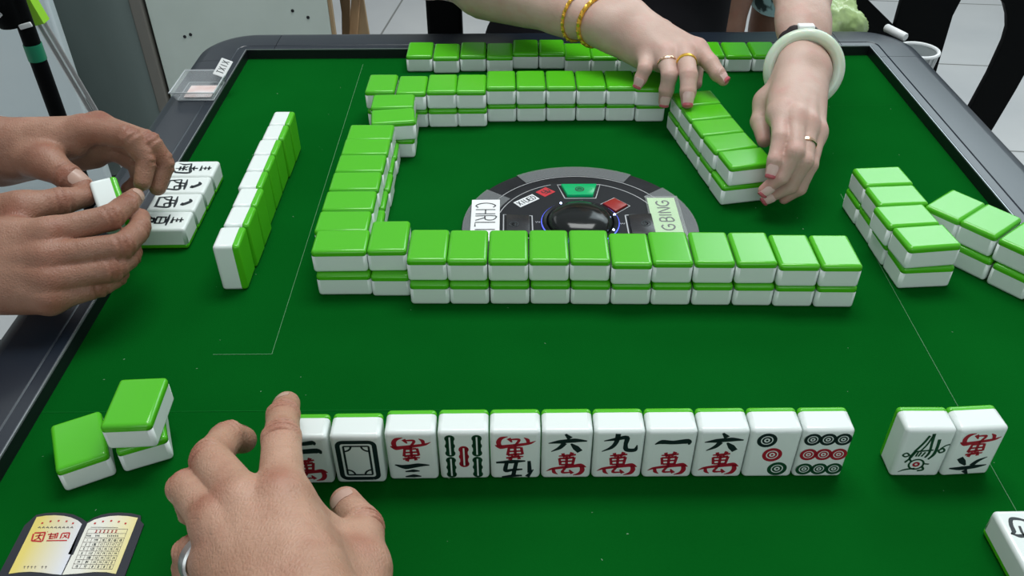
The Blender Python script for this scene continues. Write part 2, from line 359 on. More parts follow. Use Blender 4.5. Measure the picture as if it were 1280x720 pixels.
def sheet(pts, z, h, name, m, lab, cat, grp=None):
    c_ = (sum(p[0] for p in pts) / len(pts), sum(p[1] for p in pts) / len(pts))
    bm = prism([((x - c_[0]) / 1000, (y - c_[1]) / 1000) for x, y in pts], 0, h)
    o = link(name, from_bm(bm, name), m, None, loc=(CX + c_[0] / 1000, CY + c_[1] / 1000, B + z)); return tag(o, lab, cat, grp)
def annulus(a0, a1, r0, r1): return arcpts(r1, a0, a1, 16) + arcpts(r0, a1, a0, 16)
def tape(a0, a1, r0, r1, lab):
    pts = [(x, y) for x, y in annulus(a0, a1, r0, r1)]
    o = sheet(pts, 0.0034, 0.00025, 'clear_tape', M['tape'], lab, 'tape'); return o
tape(58, 122, 88, 105.5, 'clear tape strip across the far rim of the round console')
tape(143, 200, 78, 105.5, 'clear tape strip under the CHRL name card on the round console')
tape(-20, 38, 80, 105.5, 'clear tape strip under the pale green BING name card')
def card(x0, x1, y0, y1, name, m, lab, text, down, z):
    t = thing(name, (CX + (x0 + x1) / 2000, CY + (y0 + y1) / 2000, B + z), lab, 'name card')
    W_, H_ = x1 - x0, y1 - y0
    link('paper', from_bm(rbox(W_ / 1000, H_ / 1000, 0.0004, 0, c=(0, 0, 0.0002)), 'paper'), m, t)
    bm = bmesh.new(); yc = (y0 + y1) / 2; xc = (x0 + x1) / 2
    for ch, pos, adv in text:                     # letter, its centre and its width along the card
        for s in LET[ch]:
            pts = []
            for x, y in s:
                a_ = pos + (x - .5) * adv * (-1 if down else 1); hh = (.5 - y) * CAPH
                pts.append(((hh if down else -hh) + OFFX, a_ - yc))
            stroke(bm, pts, STW, 0.0006, n=3 if len(pts) > 3 else 1)
    link('lettering', from_bm(bm, 'lettering'), M['pen'], t, smooth=0)
    return t
CAPH, OFFX, STW = 18, 0, 1.3
card(-98, -72, -24, 43.5, 'name_card', M['paper'], 'white handwritten CHRL name card taped left on the round console', [('C', 33.8, 7.4), ('H', 22.8, 7), ('R', 12.2, 7.4), ('L', 1.8, 7), ('I', -6.2, 2)], True, 0.0042)
CAPH, OFFX, STW = 11.5, 0.4, 1.7
card(65.5, 91, -24, 45, 'name_card', M['paper_green'], 'pale green G BING name card in clear sleeve, right on the console', [('G', -4.6, 8.2), ('B', 8.6, 6.6), ('I', 15.4, 2), ('N', 23.6, 7.6), ('G', 34.8, 8.4)], False, 0.0042)
sheet([(63.5, -26), (94, -26), (94, 47), (63.5, 47)], 0.0052, 0.0003, 'card_sleeve', glassy('sleeve', (0.7, 0.75, 0.72), 0.12), 'thin clear sleeve lying over the pale green name card', 'card sleeve')

# ------------------------------------------------------------------ mahjong tiles
TW, TL, TT, TG = 0.0312, 0.0436, 0.0210, 0.0050
def tile_meshes():
    bm = rbox(TW, TL, TT, 0.0029, 5, c=(0, 0, TT / 2))
    up = bm.copy()
    cut = TT - TG
    for b_, keep_up in ((bm, False), (up, True)):
        r = bmesh.ops.bisect_plane(b_, geom=b_.verts[:] + b_.edges[:] + b_.faces[:], plane_co=(0, 0, cut), plane_no=(0, 0, 1), clear_outer=not keep_up, clear_inner=keep_up)
        ed = [e for e in b_.edges if e.is_boundary]
        bmesh.ops.contextual_create(b_, geom=ed)
    bm.normal_update(); up.normal_update()
    return from_bm(bm, 'tile_body'), from_bm(up, 'tile_back')
ME_BODY, ME_BACK = tile_meshes()
shade_box(ME_BODY); shade_box(ME_BACK)
ME_BODY.materials.append(M['tile_white']); ME_BACK.materials.append(M['tile_green'])
POSE = {'down': Matrix(), 'up': Matrix.Translation((0, 0, TT)) @ Matrix.Rotation(PI, 4, 'Y'),
        'stand': Matrix.Translation((0, TT / 2, TL / 2)) @ Matrix.Rotation(-PI / 2, 4, 'X') @ Matrix.Translation((0, 0, 0))}
# standing: face towards -y, green back towards +y, footprint centred
POSE['stand'] = Matrix.Translation((0, -TT / 2, TL / 2)) @ Matrix.Rotation(-PI / 2, 4, 'X')
proto = thing('mahjong_tile', (0, 0, 0), None, None)
p_body = link('body', ME_BODY, None, proto, smooth=0); p_back = link('back', ME_BACK, None, proto, smooth=0)
FIRST = [True]
def tile(x, y, z, rz, pose, label, group, marks=None, sy=1.0, tilt=(0, 0)):
    """one tile; x, y = centre of its footprint, z = height above the felt"""
    if FIRST[0]: t, bo, ba = proto, p_body, p_back; FIRST[0] = False
    else:
        t = proto.copy(); COL.objects.link(t)
        bo = p_body.copy(); COL.objects.link(bo); bo.parent = t
        ba = p_back.copy(); COL.objects.link(ba); ba.parent = t
    t.location = (x, y, B + z); t.rotation_euler = (tilt[0], tilt[1], math.radians(rz)); t.scale = (sy, 1, 1) if pose != 'down' else (sy, 1, 1)
    tag(t, label, 'mahjong tile', group)
    for o in (bo, ba): o.matrix_local = POSE[pose]
    for nm, me, mm, lb in (marks or []):
        o = link(nm, me, M[mm], t, smooth=0, label=lb); o.matrix_local = POSE[pose]
    return t
ORD = ['first', 'second', 'third', 'fourth', 'fifth', 'sixth', 'seventh', 'eighth', 'ninth', 'tenth', 'eleventh', 'twelfth', 'thirteenth', 'fourteenth']

# --- faces: brush strokes in millimetres, y up, drawn on the tile's under side (mirrored in x so that they read from outside)
WAN = [([(-4.4, 8.0), (0, 8.3), (5.0, 9.0)], [.6, 1.3, .9]), ([(-2.2, 10), (-1.4, 7)], [1.4, .8]), ([(3.0, 10.6), (1.4, 7.2)], [1.6, .7]),
       ([(-4, 6.4), (-3.2, 1.2)], [1.0, 1.1]), ([(-4, 6.2), (0, 6.3), (4.2, 7)], [.9, 1.1, 1.2]), ([(4.2, 7), (3.4, 1.2)], [1.2, 1.0]), ([(-3.4, 3.9), (3.6, 4.3)], .9), ([(-3, 1.5), (3.4, 1.8)], .9), ([(0, 7.6), (.1, 3), (0, -1.2)], [1.1, 1.1, 1.0]),
       ([(-11, -3.2), (-8, -1.6), (-3, -.6), (4, .4), (8, .9), (11, -.4)], [.2, 1.2, 1.5, 1.7, 2.2, .4]), ([(-7, -1.6), (-6.6, -4), (-4.6, -5.6)], [1.2, 1.5, .3]),
       ([(8.4, .7), (9, -2.6), (7.6, -5.2), (4.0, -6.4)], [1.6, 1.9, 1.6, .3]), ([(-.4, -.8), (-2.0, -4.2), (2.6, -4.4)], [1.0, 1.2, .7]), ([(1.8, -2.4), (3.6, -5.2)], [.6, 1.7])]
NUM = {1: [([(-8.6, -1.0), (-5, .6), (1, .2), (8.6, .9), (9.6, -1.4)], [.4, 2.2, 1.9, 2.6, .6])],
       2: [([(-5, 3.6), (0, 3.4), (6, 4.2), (7, 2.6)], [.5, 1.8, 2.2, .5]), ([(-8.6, -3), (-3, -2.2), (7.5, -1.4), (9.6, -3.4)], [.5, 2.2, 2.6, .6])],
       3: [([(-4.0, 4.8), (0, 4.4), (4.6, 5.0)], [.5, 1.7, .6]), ([(-3.4, .9), (0, .7), (4.4, 1.2)], [.5, 1.5, .6]), ([(-9, -3.4), (-3, -3.4), (4, -2.2), (9.6, -3.8)], [.5, 2.0, 2.4, .5])],
       5: [([(-6.4, 6), (-9.8, .6)], [1.8, .4]), ([(-7.8, 3), (-7.4, -5.6)], [1.7, 1.2]), ([(-3.6, 5), (2, 5.3), (7.4, 6)], [.8, 1.5, .8]), ([(1.2, 5), (-.6, -5)], [1.6, 1.4]), ([(-3.8, .4), (2, .9), (5.4, 1.2), (4.6, -4.8)], [.8, 1.4, 1.7, 1.4]), ([(-5.4, -5.6), (2, -5.2), (10.4, -4.6)], [.7, 2.0, .9])],
       6: [([(-1.2, 6.4), (1.4, 3.4)], [.8, 2.2]), ([(-10, .2), (-4, 1.2), (4, 2), (10.4, 1.6)], [.4, 1.9, 2.1, .6]), ([(-1.4, .4), (-4, -3), (-8.4, -5.6)], [2.0, 1.6, .3]), ([(2.0, -.2), (4.6, -3), (7.0, -5.8)], [.7, 2.4, 2.2])],
       9: [([(-1.0, 6.4), (-1.6, 1), (-4, -3), (-9, -5.8)], [1.9, 1.7, 1.5, .3]), ([(-8.2, 1.6), (-2, 2.8), (3.6, 3.8), (3.4, -1), (4.2, -4.6), (8.6, -4.8), (9.6, -1.4)], [.4, 1.6, 2.0, 1.5, 1.9, 1.8, .3])]}
FZ = -0.00012
def strokes(lst, cx=0.0, cy=0.0, sx=1.0, sy=1.0, rot=0.0, wsc=1.0):
    bm = bmesh.new(); c, s = math.cos(rot), math.sin(rot)
    for pts, wd in lst:
        q = []
        for x, y in pts:
            x, y = x * sx, y * sy; x, y = x * c - y * s + cx, x * s + y * c + cy
            q.append((-x, y))
        wl = wd if isinstance(wd, list) else [wd, wd]
        stroke(bm, q, [v * wsc for v in wl], FZ, n=5)
    return bm
def face_flip(bm, flip):               # glyph-up is local -y when the tile stands
    return from_bm(xf(bm, Matrix.Rotation(0 if flip else PI, 4, 'Z')) if True else bm, 'face')
def mk(bm, upside): return face_flip(bm, upside)
# The standing pose turns local +y downwards, so a glyph drawn upright is turned by pi unless it is upside down.
def f_wan(nv, upside):
    return [('numeral', mk(strokes(NUM[nv], 0, 11.6, 1.16, 1.30, 0, 1.75), upside), 'ink_navy', None), ('character', mk(strokes(WAN, 0, -10.0, 1.14, 1.26, 0, 1.65), upside), 'ink_red', None)]
def bamboo(cx, cy, bm, core):
    for dy in (-6.6, 0, 6.6): ring2(bm, -cx, cy + dy, 0.0, 3.2, FZ, 18)
    poly2(bm, [(-cx - 2.5, cy - 8.6), (-cx + 2.5, cy - 8.6), (-cx + 2.5, cy + 8.6), (-cx - 2.5, cy + 8.6)], FZ)
    poly2(core, [(-cx - .5, cy - 8.0), (-cx + .5, cy - 8.0), (-cx + .5, cy + 8.0), (-cx - .5, cy + 8.0)], FZ * 2)
def f_bam5():
    g, r, c = bmesh.new(), bmesh.new(), bmesh.new()
    for x in (-8.3, 8.3):
        for y in (-9.9, 9.9): bamboo(x, y, g, c)
    bamboo(0, 0, r, c)
    return [('bamboo_sticks', mk(g, False), 'ink_green', None), ('bamboo_stick', mk(r, False), 'ink_red', 'red centre stick'), ('stick_core', mk(c, False), 'tile_white', None)]
def dot(bm, x, y, R):
    ring2(bm, -x, y, R * .62, R, FZ); ring2(bm, -x, y, R * .30, R * .50, FZ); ring2(bm, -x, y, 0, R * .14, FZ, 12)
def f_dots(lst):
    out = []
    for nm, mm, P in lst:
        bm = bmesh.new()
        for x, y, R in P: dot(bm, x, y, R)
        out.append((nm, mk(bm, False), mm, None))
    return out
F3 = [('top_dot', 'ink_navy', [(-5.4, 13.2, 6.2)]), ('middle_dot', 'ink_red', [(0, 0, 6.2)]), ('bottom_dot', 'ink_green', [(5.4, -13.2, 6.2)])]
F9 = [('dots_row', 'ink_navy', [(x, 13.6, 5.3) for x in (-9.4, 0, 9.4)]), ('dots_row', 'ink_red', [(x, 0, 5.3) for x in (-9.4, 0, 9.4)]), ('dots_row', 'ink_green', [(x, -13.6, 5.3) for x in (-9.4, 0, 9.4)])]
def loop(bm, pts, wd): stroke(bm, [(-x, y) for x, y in list(pts) + [pts[0]]], wd, FZ, n=1)
def f_board():
    bm = bmesh.new()
    loop(bm, rrect(22.6, 33.4, 3.4), 3.0); loop(bm, rrect(15.6, 26.4, .8), 1.3)
    for sx, sy in ((1, 1), (-1, 1), (1, -1), (-1, -1)):
        stroke(bm, [(sx * (7.8 - 4.6 * math.cos(a * PI / 16)), sy * (13.2 - 4.6 * math.sin(a * PI / 16))) for a in range(9)], 1.3, FZ, n=1)
    return [('frame_mark', mk(bm, False), 'ink_navy', None)]
BIRD = [([(-1, 15), (-3, 9), (-6.5, 2)], 1.1), ([(1.2, 16.5), (2.2, 9), (3.0, 1), (1.6, -3)], [1.5, 1.1, 1.1, .8]), ([(1.2, 16), (-.4, 8), (-3, 2)], .8), ([(6, 12), (6.6, 6), (6.4, 0), (4, -4.4)], [1.4, 1.3, 1.4, .9]),
        ([(-6.5, 2), (-1, 2.6), (5, 3.4)], .9), ([(-6.5, 2), (-8, -3), (-6, -6.4)], .9), ([(-4, 1.6), (-4.6, -2)], .8), ([(-2, 1.6), (-3, -2)], .8), ([(0.6, 1.6), (-1, -2)], .8), ([(3, 1.6), (1.6, -3)], .8),
        ([(-8.6, -1), (-11, .8), (-13.0, -.8), (-11, -2.2), (-8.6, -1)], .8), ([(8, 3.0), (10.6, 4.6), (12, 2.6), (9.8, 1.2), (8, 3)], .9), ([(9, 4.4), (11.6, 7), (14, 8)], .7), ([(-5.6, 2), (-7.6, -3.4), (-10, -7)], 1.0), ([(2.2, -8), (6, -8.4)], .8), ([(-2, -12), (-8, -13), (-12, -15)], [.9, .9, .3]), ([(2, -10), (3.6, -13), (0, -14)], 1.0)]
def f_bird():
    g = strokes(BIRD, .5, 0, .98, 1.12, 0, 1.5); ring2(g, 1.6, -9.6, 3.9, 5.2, FZ, 20)
    r = bmesh.new(); ring2(r, 1.6, -9.6, .9, 2.3, FZ, 16)
    return [('bird_mark', mk(g, False), 'ink_green', None), ('eye', mk(r, False), 'ink_red', None)]

# the open hand in front
HX = [-0.0975, -0.0655, -0.0340, -0.0020, 0.0300, 0.0620, 0.0940, 0.1260, 0.1578, 0.1898]
HAND = [(-0.1290, 0.3560, 'two of characters', f_wan(2, False), 'half hidden by the index finger'), (-0.0962, 0.3565, 'blank dragon', f_board(), 'framed blank dragon'),
        (-0.0630, 0.3588, '3', f_wan(3, True), ''), (-0.0306, 0.3592, '', f_bam5(), ''), (0.0014, 0.3592, '', f_wan(5, True), ''), (0.0334, 0.3592, '', f_wan(6, False), ''), (0.0654, 0.3592, '', f_wan(9, False), ''),
        (0.0974, 0.3592, '', f_wan(1, False), ''), (0.1294, 0.3592, '', f_wan(6, False), ''), (0.1614, 0.3592, '', f_dots(F3), ''), (0.1934, 0.3592, '', f_dots(F9), '')]
HLAB = ['standing white tile half hidden under the bent index finger, leftmost of the row', 'standing white tile with a black double frame and nothing inside it', 'standing white tile with an upside-down red character above three dark strokes',
        'standing white tile with four green bamboo sticks and a red one', 'standing white tile with upside-down red character above an upside-down dark five', 'standing white tile with dark six over red character, between five and nine',
        'standing white tile with dark nine over a red character', 'standing white tile with one dark stroke over a red character', 'standing white tile with dark six over red character, beside the three dots', 'standing white tile with three diagonal dots, navy, red and green', 'standing white tile with nine dots in navy, red and green rows']
for (x, y, _, f, _), lb in zip(HAND, HLAB): tile(x, y + TT / 2, 0, 0.2, 'stand', lb, 'open hand of tiles facing the camera', f)
tile(0.2555, 0.3590 + TT / 2, 0, -0.5, 'stand', 'standing white tile with a green bird with a red eye', 'two tiles standing apart at the right', f_bird())
tile(0.2872, 0.3597 + TT / 2, 0, 3.5, 'stand', 'standing white tile with upside-down red character above dark six, beside the bird tile', 'two tiles standing apart at the right', f_wan(6, True))
CORN = [([(-12.6, 4.6), (-10.2, 6.4), (-9.6, 11), (-7.4, 15), (-2, 14.4), (3, 11.6), (9, 13)], [.5, 2.6, 2.4, 2.2, 1.6, 1.8, .6]), ([(-12.4, 5), (-8, 3.2), (-3, 4.2), (4, 6)], [.6, 2.4, 2.0, .5]), ([(-5.2, 10), (-5.8, 5.6), (-5.4, 2)], [1.4, 1.6, .6]), ([(1, 10), (2, 0), (-6, -8)], [1.6, 1.8, .5]), ([(3, -2), (10, -9)], [1.0, 2.4]), ([(-7, -12), (8, -11)], [.8, 2.0])]
tile(0.2960, 0.2955, 0, 0.6, 'up', 'white tile lying face up at the right edge with dark character', None, [('character', from_bm(strokes(CORN, 0, 0, 1, 1), 'face'), 'ink_navy', None)])

# the four flower tiles lying face up on the left
ZIN = [([(-3.6, 7), (0, 6.6), (4, 8)], [.5, 1.5, .7]), ([(.4, 10.4), (-.2, 4)], [1.3, .9]), ([(-8, 3.4), (-6.6, -2), (-9, -8)], [1.0, 1.6, .3]), ([(-8, 3), (0, 3.8), (7.6, 5), (6.8, -6), (3.6, -8)], [.7, 1.5, 1.9, 1.7, .4]), ([(-3, 1.6), (-1, -.6)], [.8, 1.5]), ([(3, 2), (.6, -1)], [1.4, .6]), ([(-4.4, -2), (4, -1.4)], 1.2), ([(0, -.6), (0, -8.4)], [1.2, .8]), ([(-3.4, -4.8), (3.6, -4.4)], 1.1)]
ZIW = [([(-8.4, 7), (0, 7.8), (8.6, 8.6)], [.6, 1.7, .9]), ([(-1.6, 7), (-3.4, 0), (-8, -5)], [1.4, 1.3, .4]), ([(2.4, 7.4), (2.6, 0), (7, .4)], [1.3, 1.4, .6]), ([(-8, 2.6), (-6.6, -8)], [1.0, 1.4]), ([(-8, 2.6), (0, 3.2), (8, 4), (6.6, -7.6)], [.8, 1.3, 1.8, 1.4]), ([(-6, -7), (6, -6.4)], 1.3)]
ZIX = [([(-8, 9), (0, 9.4), (8, 10)], [.6, 1.6, .8]), ([(-4, 8), (-4.6, 0)], 1.2), ([(-4, 7), (4, 7.6), (4.4, 0)], [.8, 1.2, 1.2]), ([(-4, 3.6), (4, 4)], .9), ([(-5, .2), (5, .6)], 1.0), ([(-1, 0), (-4, -5), (-10, -9)], [1.4, 1.3, .3]), ([(-4, -2), (3, -1.4), (-3, -8), (-9, -11)], [.7, 1.5, 1.3, .3]), ([(-3, -3), (3, -7), (10, -10.6)], [.6, 1.6, 2.2])]
ZS1 = [([(-4, 3.4), (4, 4.2)], [.6, 1.2]), ([(-3, 0), (3.4, .6)], [.6, 1.1]), ([(-5, -4), (5.4, -3.4)], [.6, 1.5]), ([(0, 6), (0, -4)], [1.2, .8])]
ZS2 = [([(-4.6, 1.6), (0, 3.2), (5, -2.4), (1.8, -3.4)], [.8, 2.4, 2.8, .5])]
FLOW = [(0.7198, ZIN, ZS1, 'white face-up tile, farthest of the four beside the cupped hands'), (0.6900, ZIW, ZS2, 'white face-up tile with small tick mark, second farthest of the four by the hands'), (0.6602, ZIW, ZS2, 'white face-up tile with small tick mark, second nearest of the four by the hands'), (0.6304, ZIX, ZS1, 'white face-up tile, nearest of the four beside the cupped hands')]
for y, za, zb, lb in FLOW:
    bm = strokes(za, -7.0, 0, 1.14, 1.14, -PI / 2, 1.75); b2 = strokes(zb, 11.5, 0, 1.0, 1.0, -PI / 2, 1.7)
    # glyph axis runs along the tile's length
    f = []
    for nm, b_ in (('large_character', bm), ('small_character', b2)):
        f.append((nm, from_bm(xf(b_, Matrix.Rotation(PI / 2, 4, 'Z')), 'face'), 'ink_navy', None))
    tile(-0.3035, y, 0, 90 + 0.6, 'up', lb, 'four face-up flower tiles beside the cupped hands', f, sy=0.95)

# the upright row on the left, green backs to the right
yy = 0.5570
for i in range(8):
    xo = [-.2268, -.2258, -.2260, -.2284, -.2285, -.2287, -.2276, -.2274][i]
    tile(xo, yy + 0.01475, 0, -90 + (1.2 if i == 0 else -0.6 + 0.15 * i), 'stand', ('nearest upright tile of the left row, standing forward with its white side showing' if i == 0 else '%s upright tile from the near end of the left row, green back outwards' % ORD[i]), 'upright row of tiles on the left', sy=0.94)
    yy += 0.0295 + (0.0012 if i == 0 else 0)

# the long near wall, two layers
NEARX = [-0.0650, -0.0335, -0.0014, 0.0306, 0.0626, 0.0945, 0.1263, 0.1586, 0.1909, 0.2228, 0.2550]
NLY = [.5363, .5358, .5355, .5352, .5344, .5340, .5333, .5326, .5318, .5305, .5292]
NUY = [.5405, .5395, .5390, .5388, .5384, .5335, .5352, .5345, .5338, .5300, .5290]
G1, G2 = 'bottom layer of the near wall', 'top layer of the near wall'
tile(-0.1350, 0.5490 + TW / 2, 0, 90, 'down', 'bottom tile of the near left corner stack, laid lengthwise', G1)
tile(-0.0972, 0.5470 + TL / 2, 0, -0.5, 'down', 'bottom tile, second from the left end of the near wall', G1)
for i, x in enumerate(NEARX): tile(x, NLY[i] + TL / 2, 0, -1.0 + rnd.uniform(-.3, .3), 'down', 'bottom layer tile, %s from the left in the wall before the console' % ORD[i + 2], G1)
tile(-0.1368, 0.5522 + TW / 2, TT, 90.5, 'down', 'top tile of the near left corner stack, laid lengthwise', G2)
tile(-0.0990, 0.5528 + TL / 2, TT, 0.5, 'down', 'top tile set back, second from the left end of the near wall', G2)
for i, x in enumerate(NEARX): tile(x - 0.0012, NUY[i] - 0.0006 + TL / 2, TT, -0.8 + rnd.uniform(-.4, .4), 'down', 'top layer tile, %s from the left in the wall before the console' % ORD[i + 2], G2)
# the left wall, tiles laid lengthwise
LY = [0.5972, 0.6292, 0.6615, 0.6930, 0.7243, 0.7530]
for i, y in enumerate(LY):
    tile(-0.1345 + 0.001 * (i % 2), y + 0.0015, 0, 90 + rnd.uniform(-.6, .6), 'down', 'bottom layer tile, %s behind the corner stack in the left wall' % ORD[i], 'bottom layer of the left wall')
for i, y in enumerate(LY):
    tile(-0.1392 + 0.0006 * i, y - 0.0008, TT, 90 + rnd.uniform(-.6, .6), 'down', 'top layer tile, %s behind the corner stack in the left wall' % ORD[i], 'top layer of the left wall')
tile(-0.1195, 0.7895, 0, 91, 'down', 'bottom tile pushed inwards, nearer of two at the far end of the left wall', 'tiles pushed inwards at the far end of the left wall')
tile(-0.1205, 0.8215, 0, 90, 'down', 'bottom tile pushed inwards, farther of two at the far end of the left wall', 'tiles pushed inwards at the far end of the left wall')
tile(-0.1180, 0.7865, TT, 97, 'down', 'top tile turned inwards, nearer of two at the far end of the left wall', 'tiles pushed inwards at the far end of the left wall')
tile(-0.1215, 0.8200, TT, 91.5, 'down', 'top tile turned inwards, farther of two at the far end of the left wall', 'tiles pushed inwards at the far end of the left wall')
# the far wall
FX = [-0.1375, -0.1045, -0.0727, -0.0413, -0.0098, 0.0222, 0.0543, 0.0865, 0.1183, 0.1502]
FLY = [.8410, .8396, .8398, .8404, .8512, .8516, .8522, .8522, .8516, .8496]
for i, x in enumerate(FX): tile(x, FLY[i] + TL / 2, 0, 0.2, 'down', 'bottom layer tile, %s from the left in the wall behind the console' % ORD[i], 'bottom layer of the far wall')
FUY = [.8426, .8386, .8420, .8415, .8506, .8503, .8500, .8496, .8490, .8462]
for i, x in enumerate(FX): tile(x - 0.0006 - (0.0016 if i == 9 else 0), FUY[i] - .0008 + TL / 2, TT, (-3.0 if i == 9 else rnd.uniform(-.5, .5)), 'down', ('slightly turned top tile under the fingertips at the right end of the far wall' if i == 9 else 'top layer tile, %s from the left in the wall behind the console' % ORD[i]), 'top layer of the far wall')
# the single row in front of the woman
RX = [-0.1098, -0.0773, -0.0452, -0.0130, 0.0182, 0.0503, 0.0808, 0.1122, 0.1440, 0.1757, 0.2080, 0.2408, 0.2735, 0.3060]
RY = [.9840, .9790, .9835, .9800, .9900, .9895, .9775, .9770, .9770, .9780, .9790, .9795, .9780, .9785]
for i, x in enumerate(RX):
    if i == 9: continue
    tile(x - (0.0 if i < 9 else 0.0), RY[i] + TL / 2, 0, rnd.uniform(-.6, .6), 'down', 'face-down tile, %s from the %s in the single row at the far edge' % ((ORD[i], 'left') if i < 9 else (ORD[13 - i], 'bangled wrist')), 'single row of face-down tiles at the far edge')
# the short wall between the two hands
MB_ = [(0.2140, 0.6985, 11), (0.2085, 0.7298, 11), (0.2030, 0.7612, 10.5), (0.1970, 0.7925, 10.5), (0.1915, 0.8238, 10)]
for i, (x, y, a) in enumerate(MB_):
    tile(x - .001, y + .001, 0, 90 + a, 'down', 'bottom layer tile, %s from the near end of the short wall between the hands' % ORD[i], 'bottom layer of the short wall between the hands')
for i, (x, y, a) in enumerate([(0.2165, 0.6985, 11.5), (0.2080, 0.7285, 12), (0.2020, 0.7595, 10), (0.1965, 0.7908, 10), (0.1915, 0.8225, 10)]):
    tile(x, y, TT, 90 + a, 'down', 'top layer tile, %s from the near end of the short wall between the hands' % ORD[i], 'top layer of the short wall between the hands')
# the two short walls on the right
for i, (x, y, a) in enumerate([(0.3345, 0.5695, 3.5), (0.3322, 0.6010, 3), (0.3312, 0.6325, 3), (0.3290, 0.6635, 3)]):
    tile(x, y, 0, 90 + a, 'down', 'bottom layer tile, %s from the near end of the stepped stack on the right' % ORD[i], 'bottom layer of the stepped stack on the right')
for i, (x, y, a) in enumerate([(0.3330, 0.5690, 6.5), (0.3280, 0.6000, 5.5), (0.3310, 0.6315, 4), (0.3300, 0.6635, 4)]):
    tile(x, y, TT, 90 + a, 'down', 'top layer tile, %s from the near end of the stepped stack on the right' % ORD[i], 'top layer of the stepped stack on the right')
d = Vector((math.cos(math.radians(-51.5)), math.sin(math.radians(-51.5)))); 
for layer, off in ((0, Vector((0.001, -0.004))), (1, Vector((0, 0)))):
    for i in range(4):
        p = Vector((0.3750, 0.6155)) + d * (0.0318 * i) + off + Vector((0, 0.0015 * (i % 2)))
        tile(p.x, p.y, TT * layer, -51.5, 'down', '%s layer tile, %s along the slanting wall near the right rim' % (['bottom', 'top'][layer], ORD[i]), '%s layer of the slanting wall near the right rim' % ['bottom', 'top'][layer])
# three tiles at the lower left
tile(-0.2780, 0.3765, 0, 27, 'down', 'single face-down tile turned askew, left of the two-tile stack', 'three face-down tiles near the booklet')
tile(-0.2445, 0.3915, 0, 23, 'down', 'bottom tile of the two-tile stack near the booklet', 'three face-down tiles near the booklet')
tile(-0.2410, 0.3895, TT, 3, 'down', 'top tile of the two-tile stack near the booklet', 'three face-down tiles near the booklet')
# ------------------------------------------------------------------ people: signed-distance bodies meshed on a graded grid
_R = np.array(((_r2.x, _r2.y, _r2.z), (_u2.x, _u2.y, _u2.z), (_f.x, _f.y, _f.z)))
def at(u, v, zmm):
    """point at height zmm (millimetres above the felt) on the sight line of photo pixel (u, v): used to read joints off the photograph"""
    d = _R[2] + _R[0] * (u - 640) / FPX - _R[1] * (v - 360) / FPX
    t = (zmm / 1000 - HC) / d[2]
    return np.array((d[0] * t, d[1] * t, zmm / 1000))
def axis(lo, hi, fine, hf, hc=0.012, grow=1.22):
    """graded grid line: step hf inside the fine interval, growing to hc away from it"""
    a, b_ = fine; mid = list(np.arange(a, b_ + hf, hf)); left, right = [], []
    x, h = mid[0], hf
    while x > lo: h = min(h * grow, hc); x -= h; left.append(x)
    x, h = mid[-1], hf
    while x < hi: h = min(h * grow, hc); x += h; right.append(x)
    return np.array(left[::-1] + mid + right, dtype=np.float32)
def smin(a, b_, k):
    h = np.clip(0.5 + 0.5 * (b_ - a) / k, 0, 1)
    return b_ * (1 - h) + a * h - k * h * (1 - h)
def cone_d(X, Y, Z, p, ra, q, rb):
    p = np.asarray(p, np.float32); q = np.asarray(q, np.float32); d = q - p; L2 = float(d @ d) + 1e-12
    t = np.clip(((X - p[0]) * d[0] + (Y - p[1]) * d[1] + (Z - p[2]) * d[2]) / L2, 0, 1)
    return np.sqrt((X - p[0] - t * d[0]) ** 2 + (Y - p[1] - t * d[1]) ** 2 + (Z - p[2] - t * d[2]) ** 2) - (ra + (rb - ra) * t)
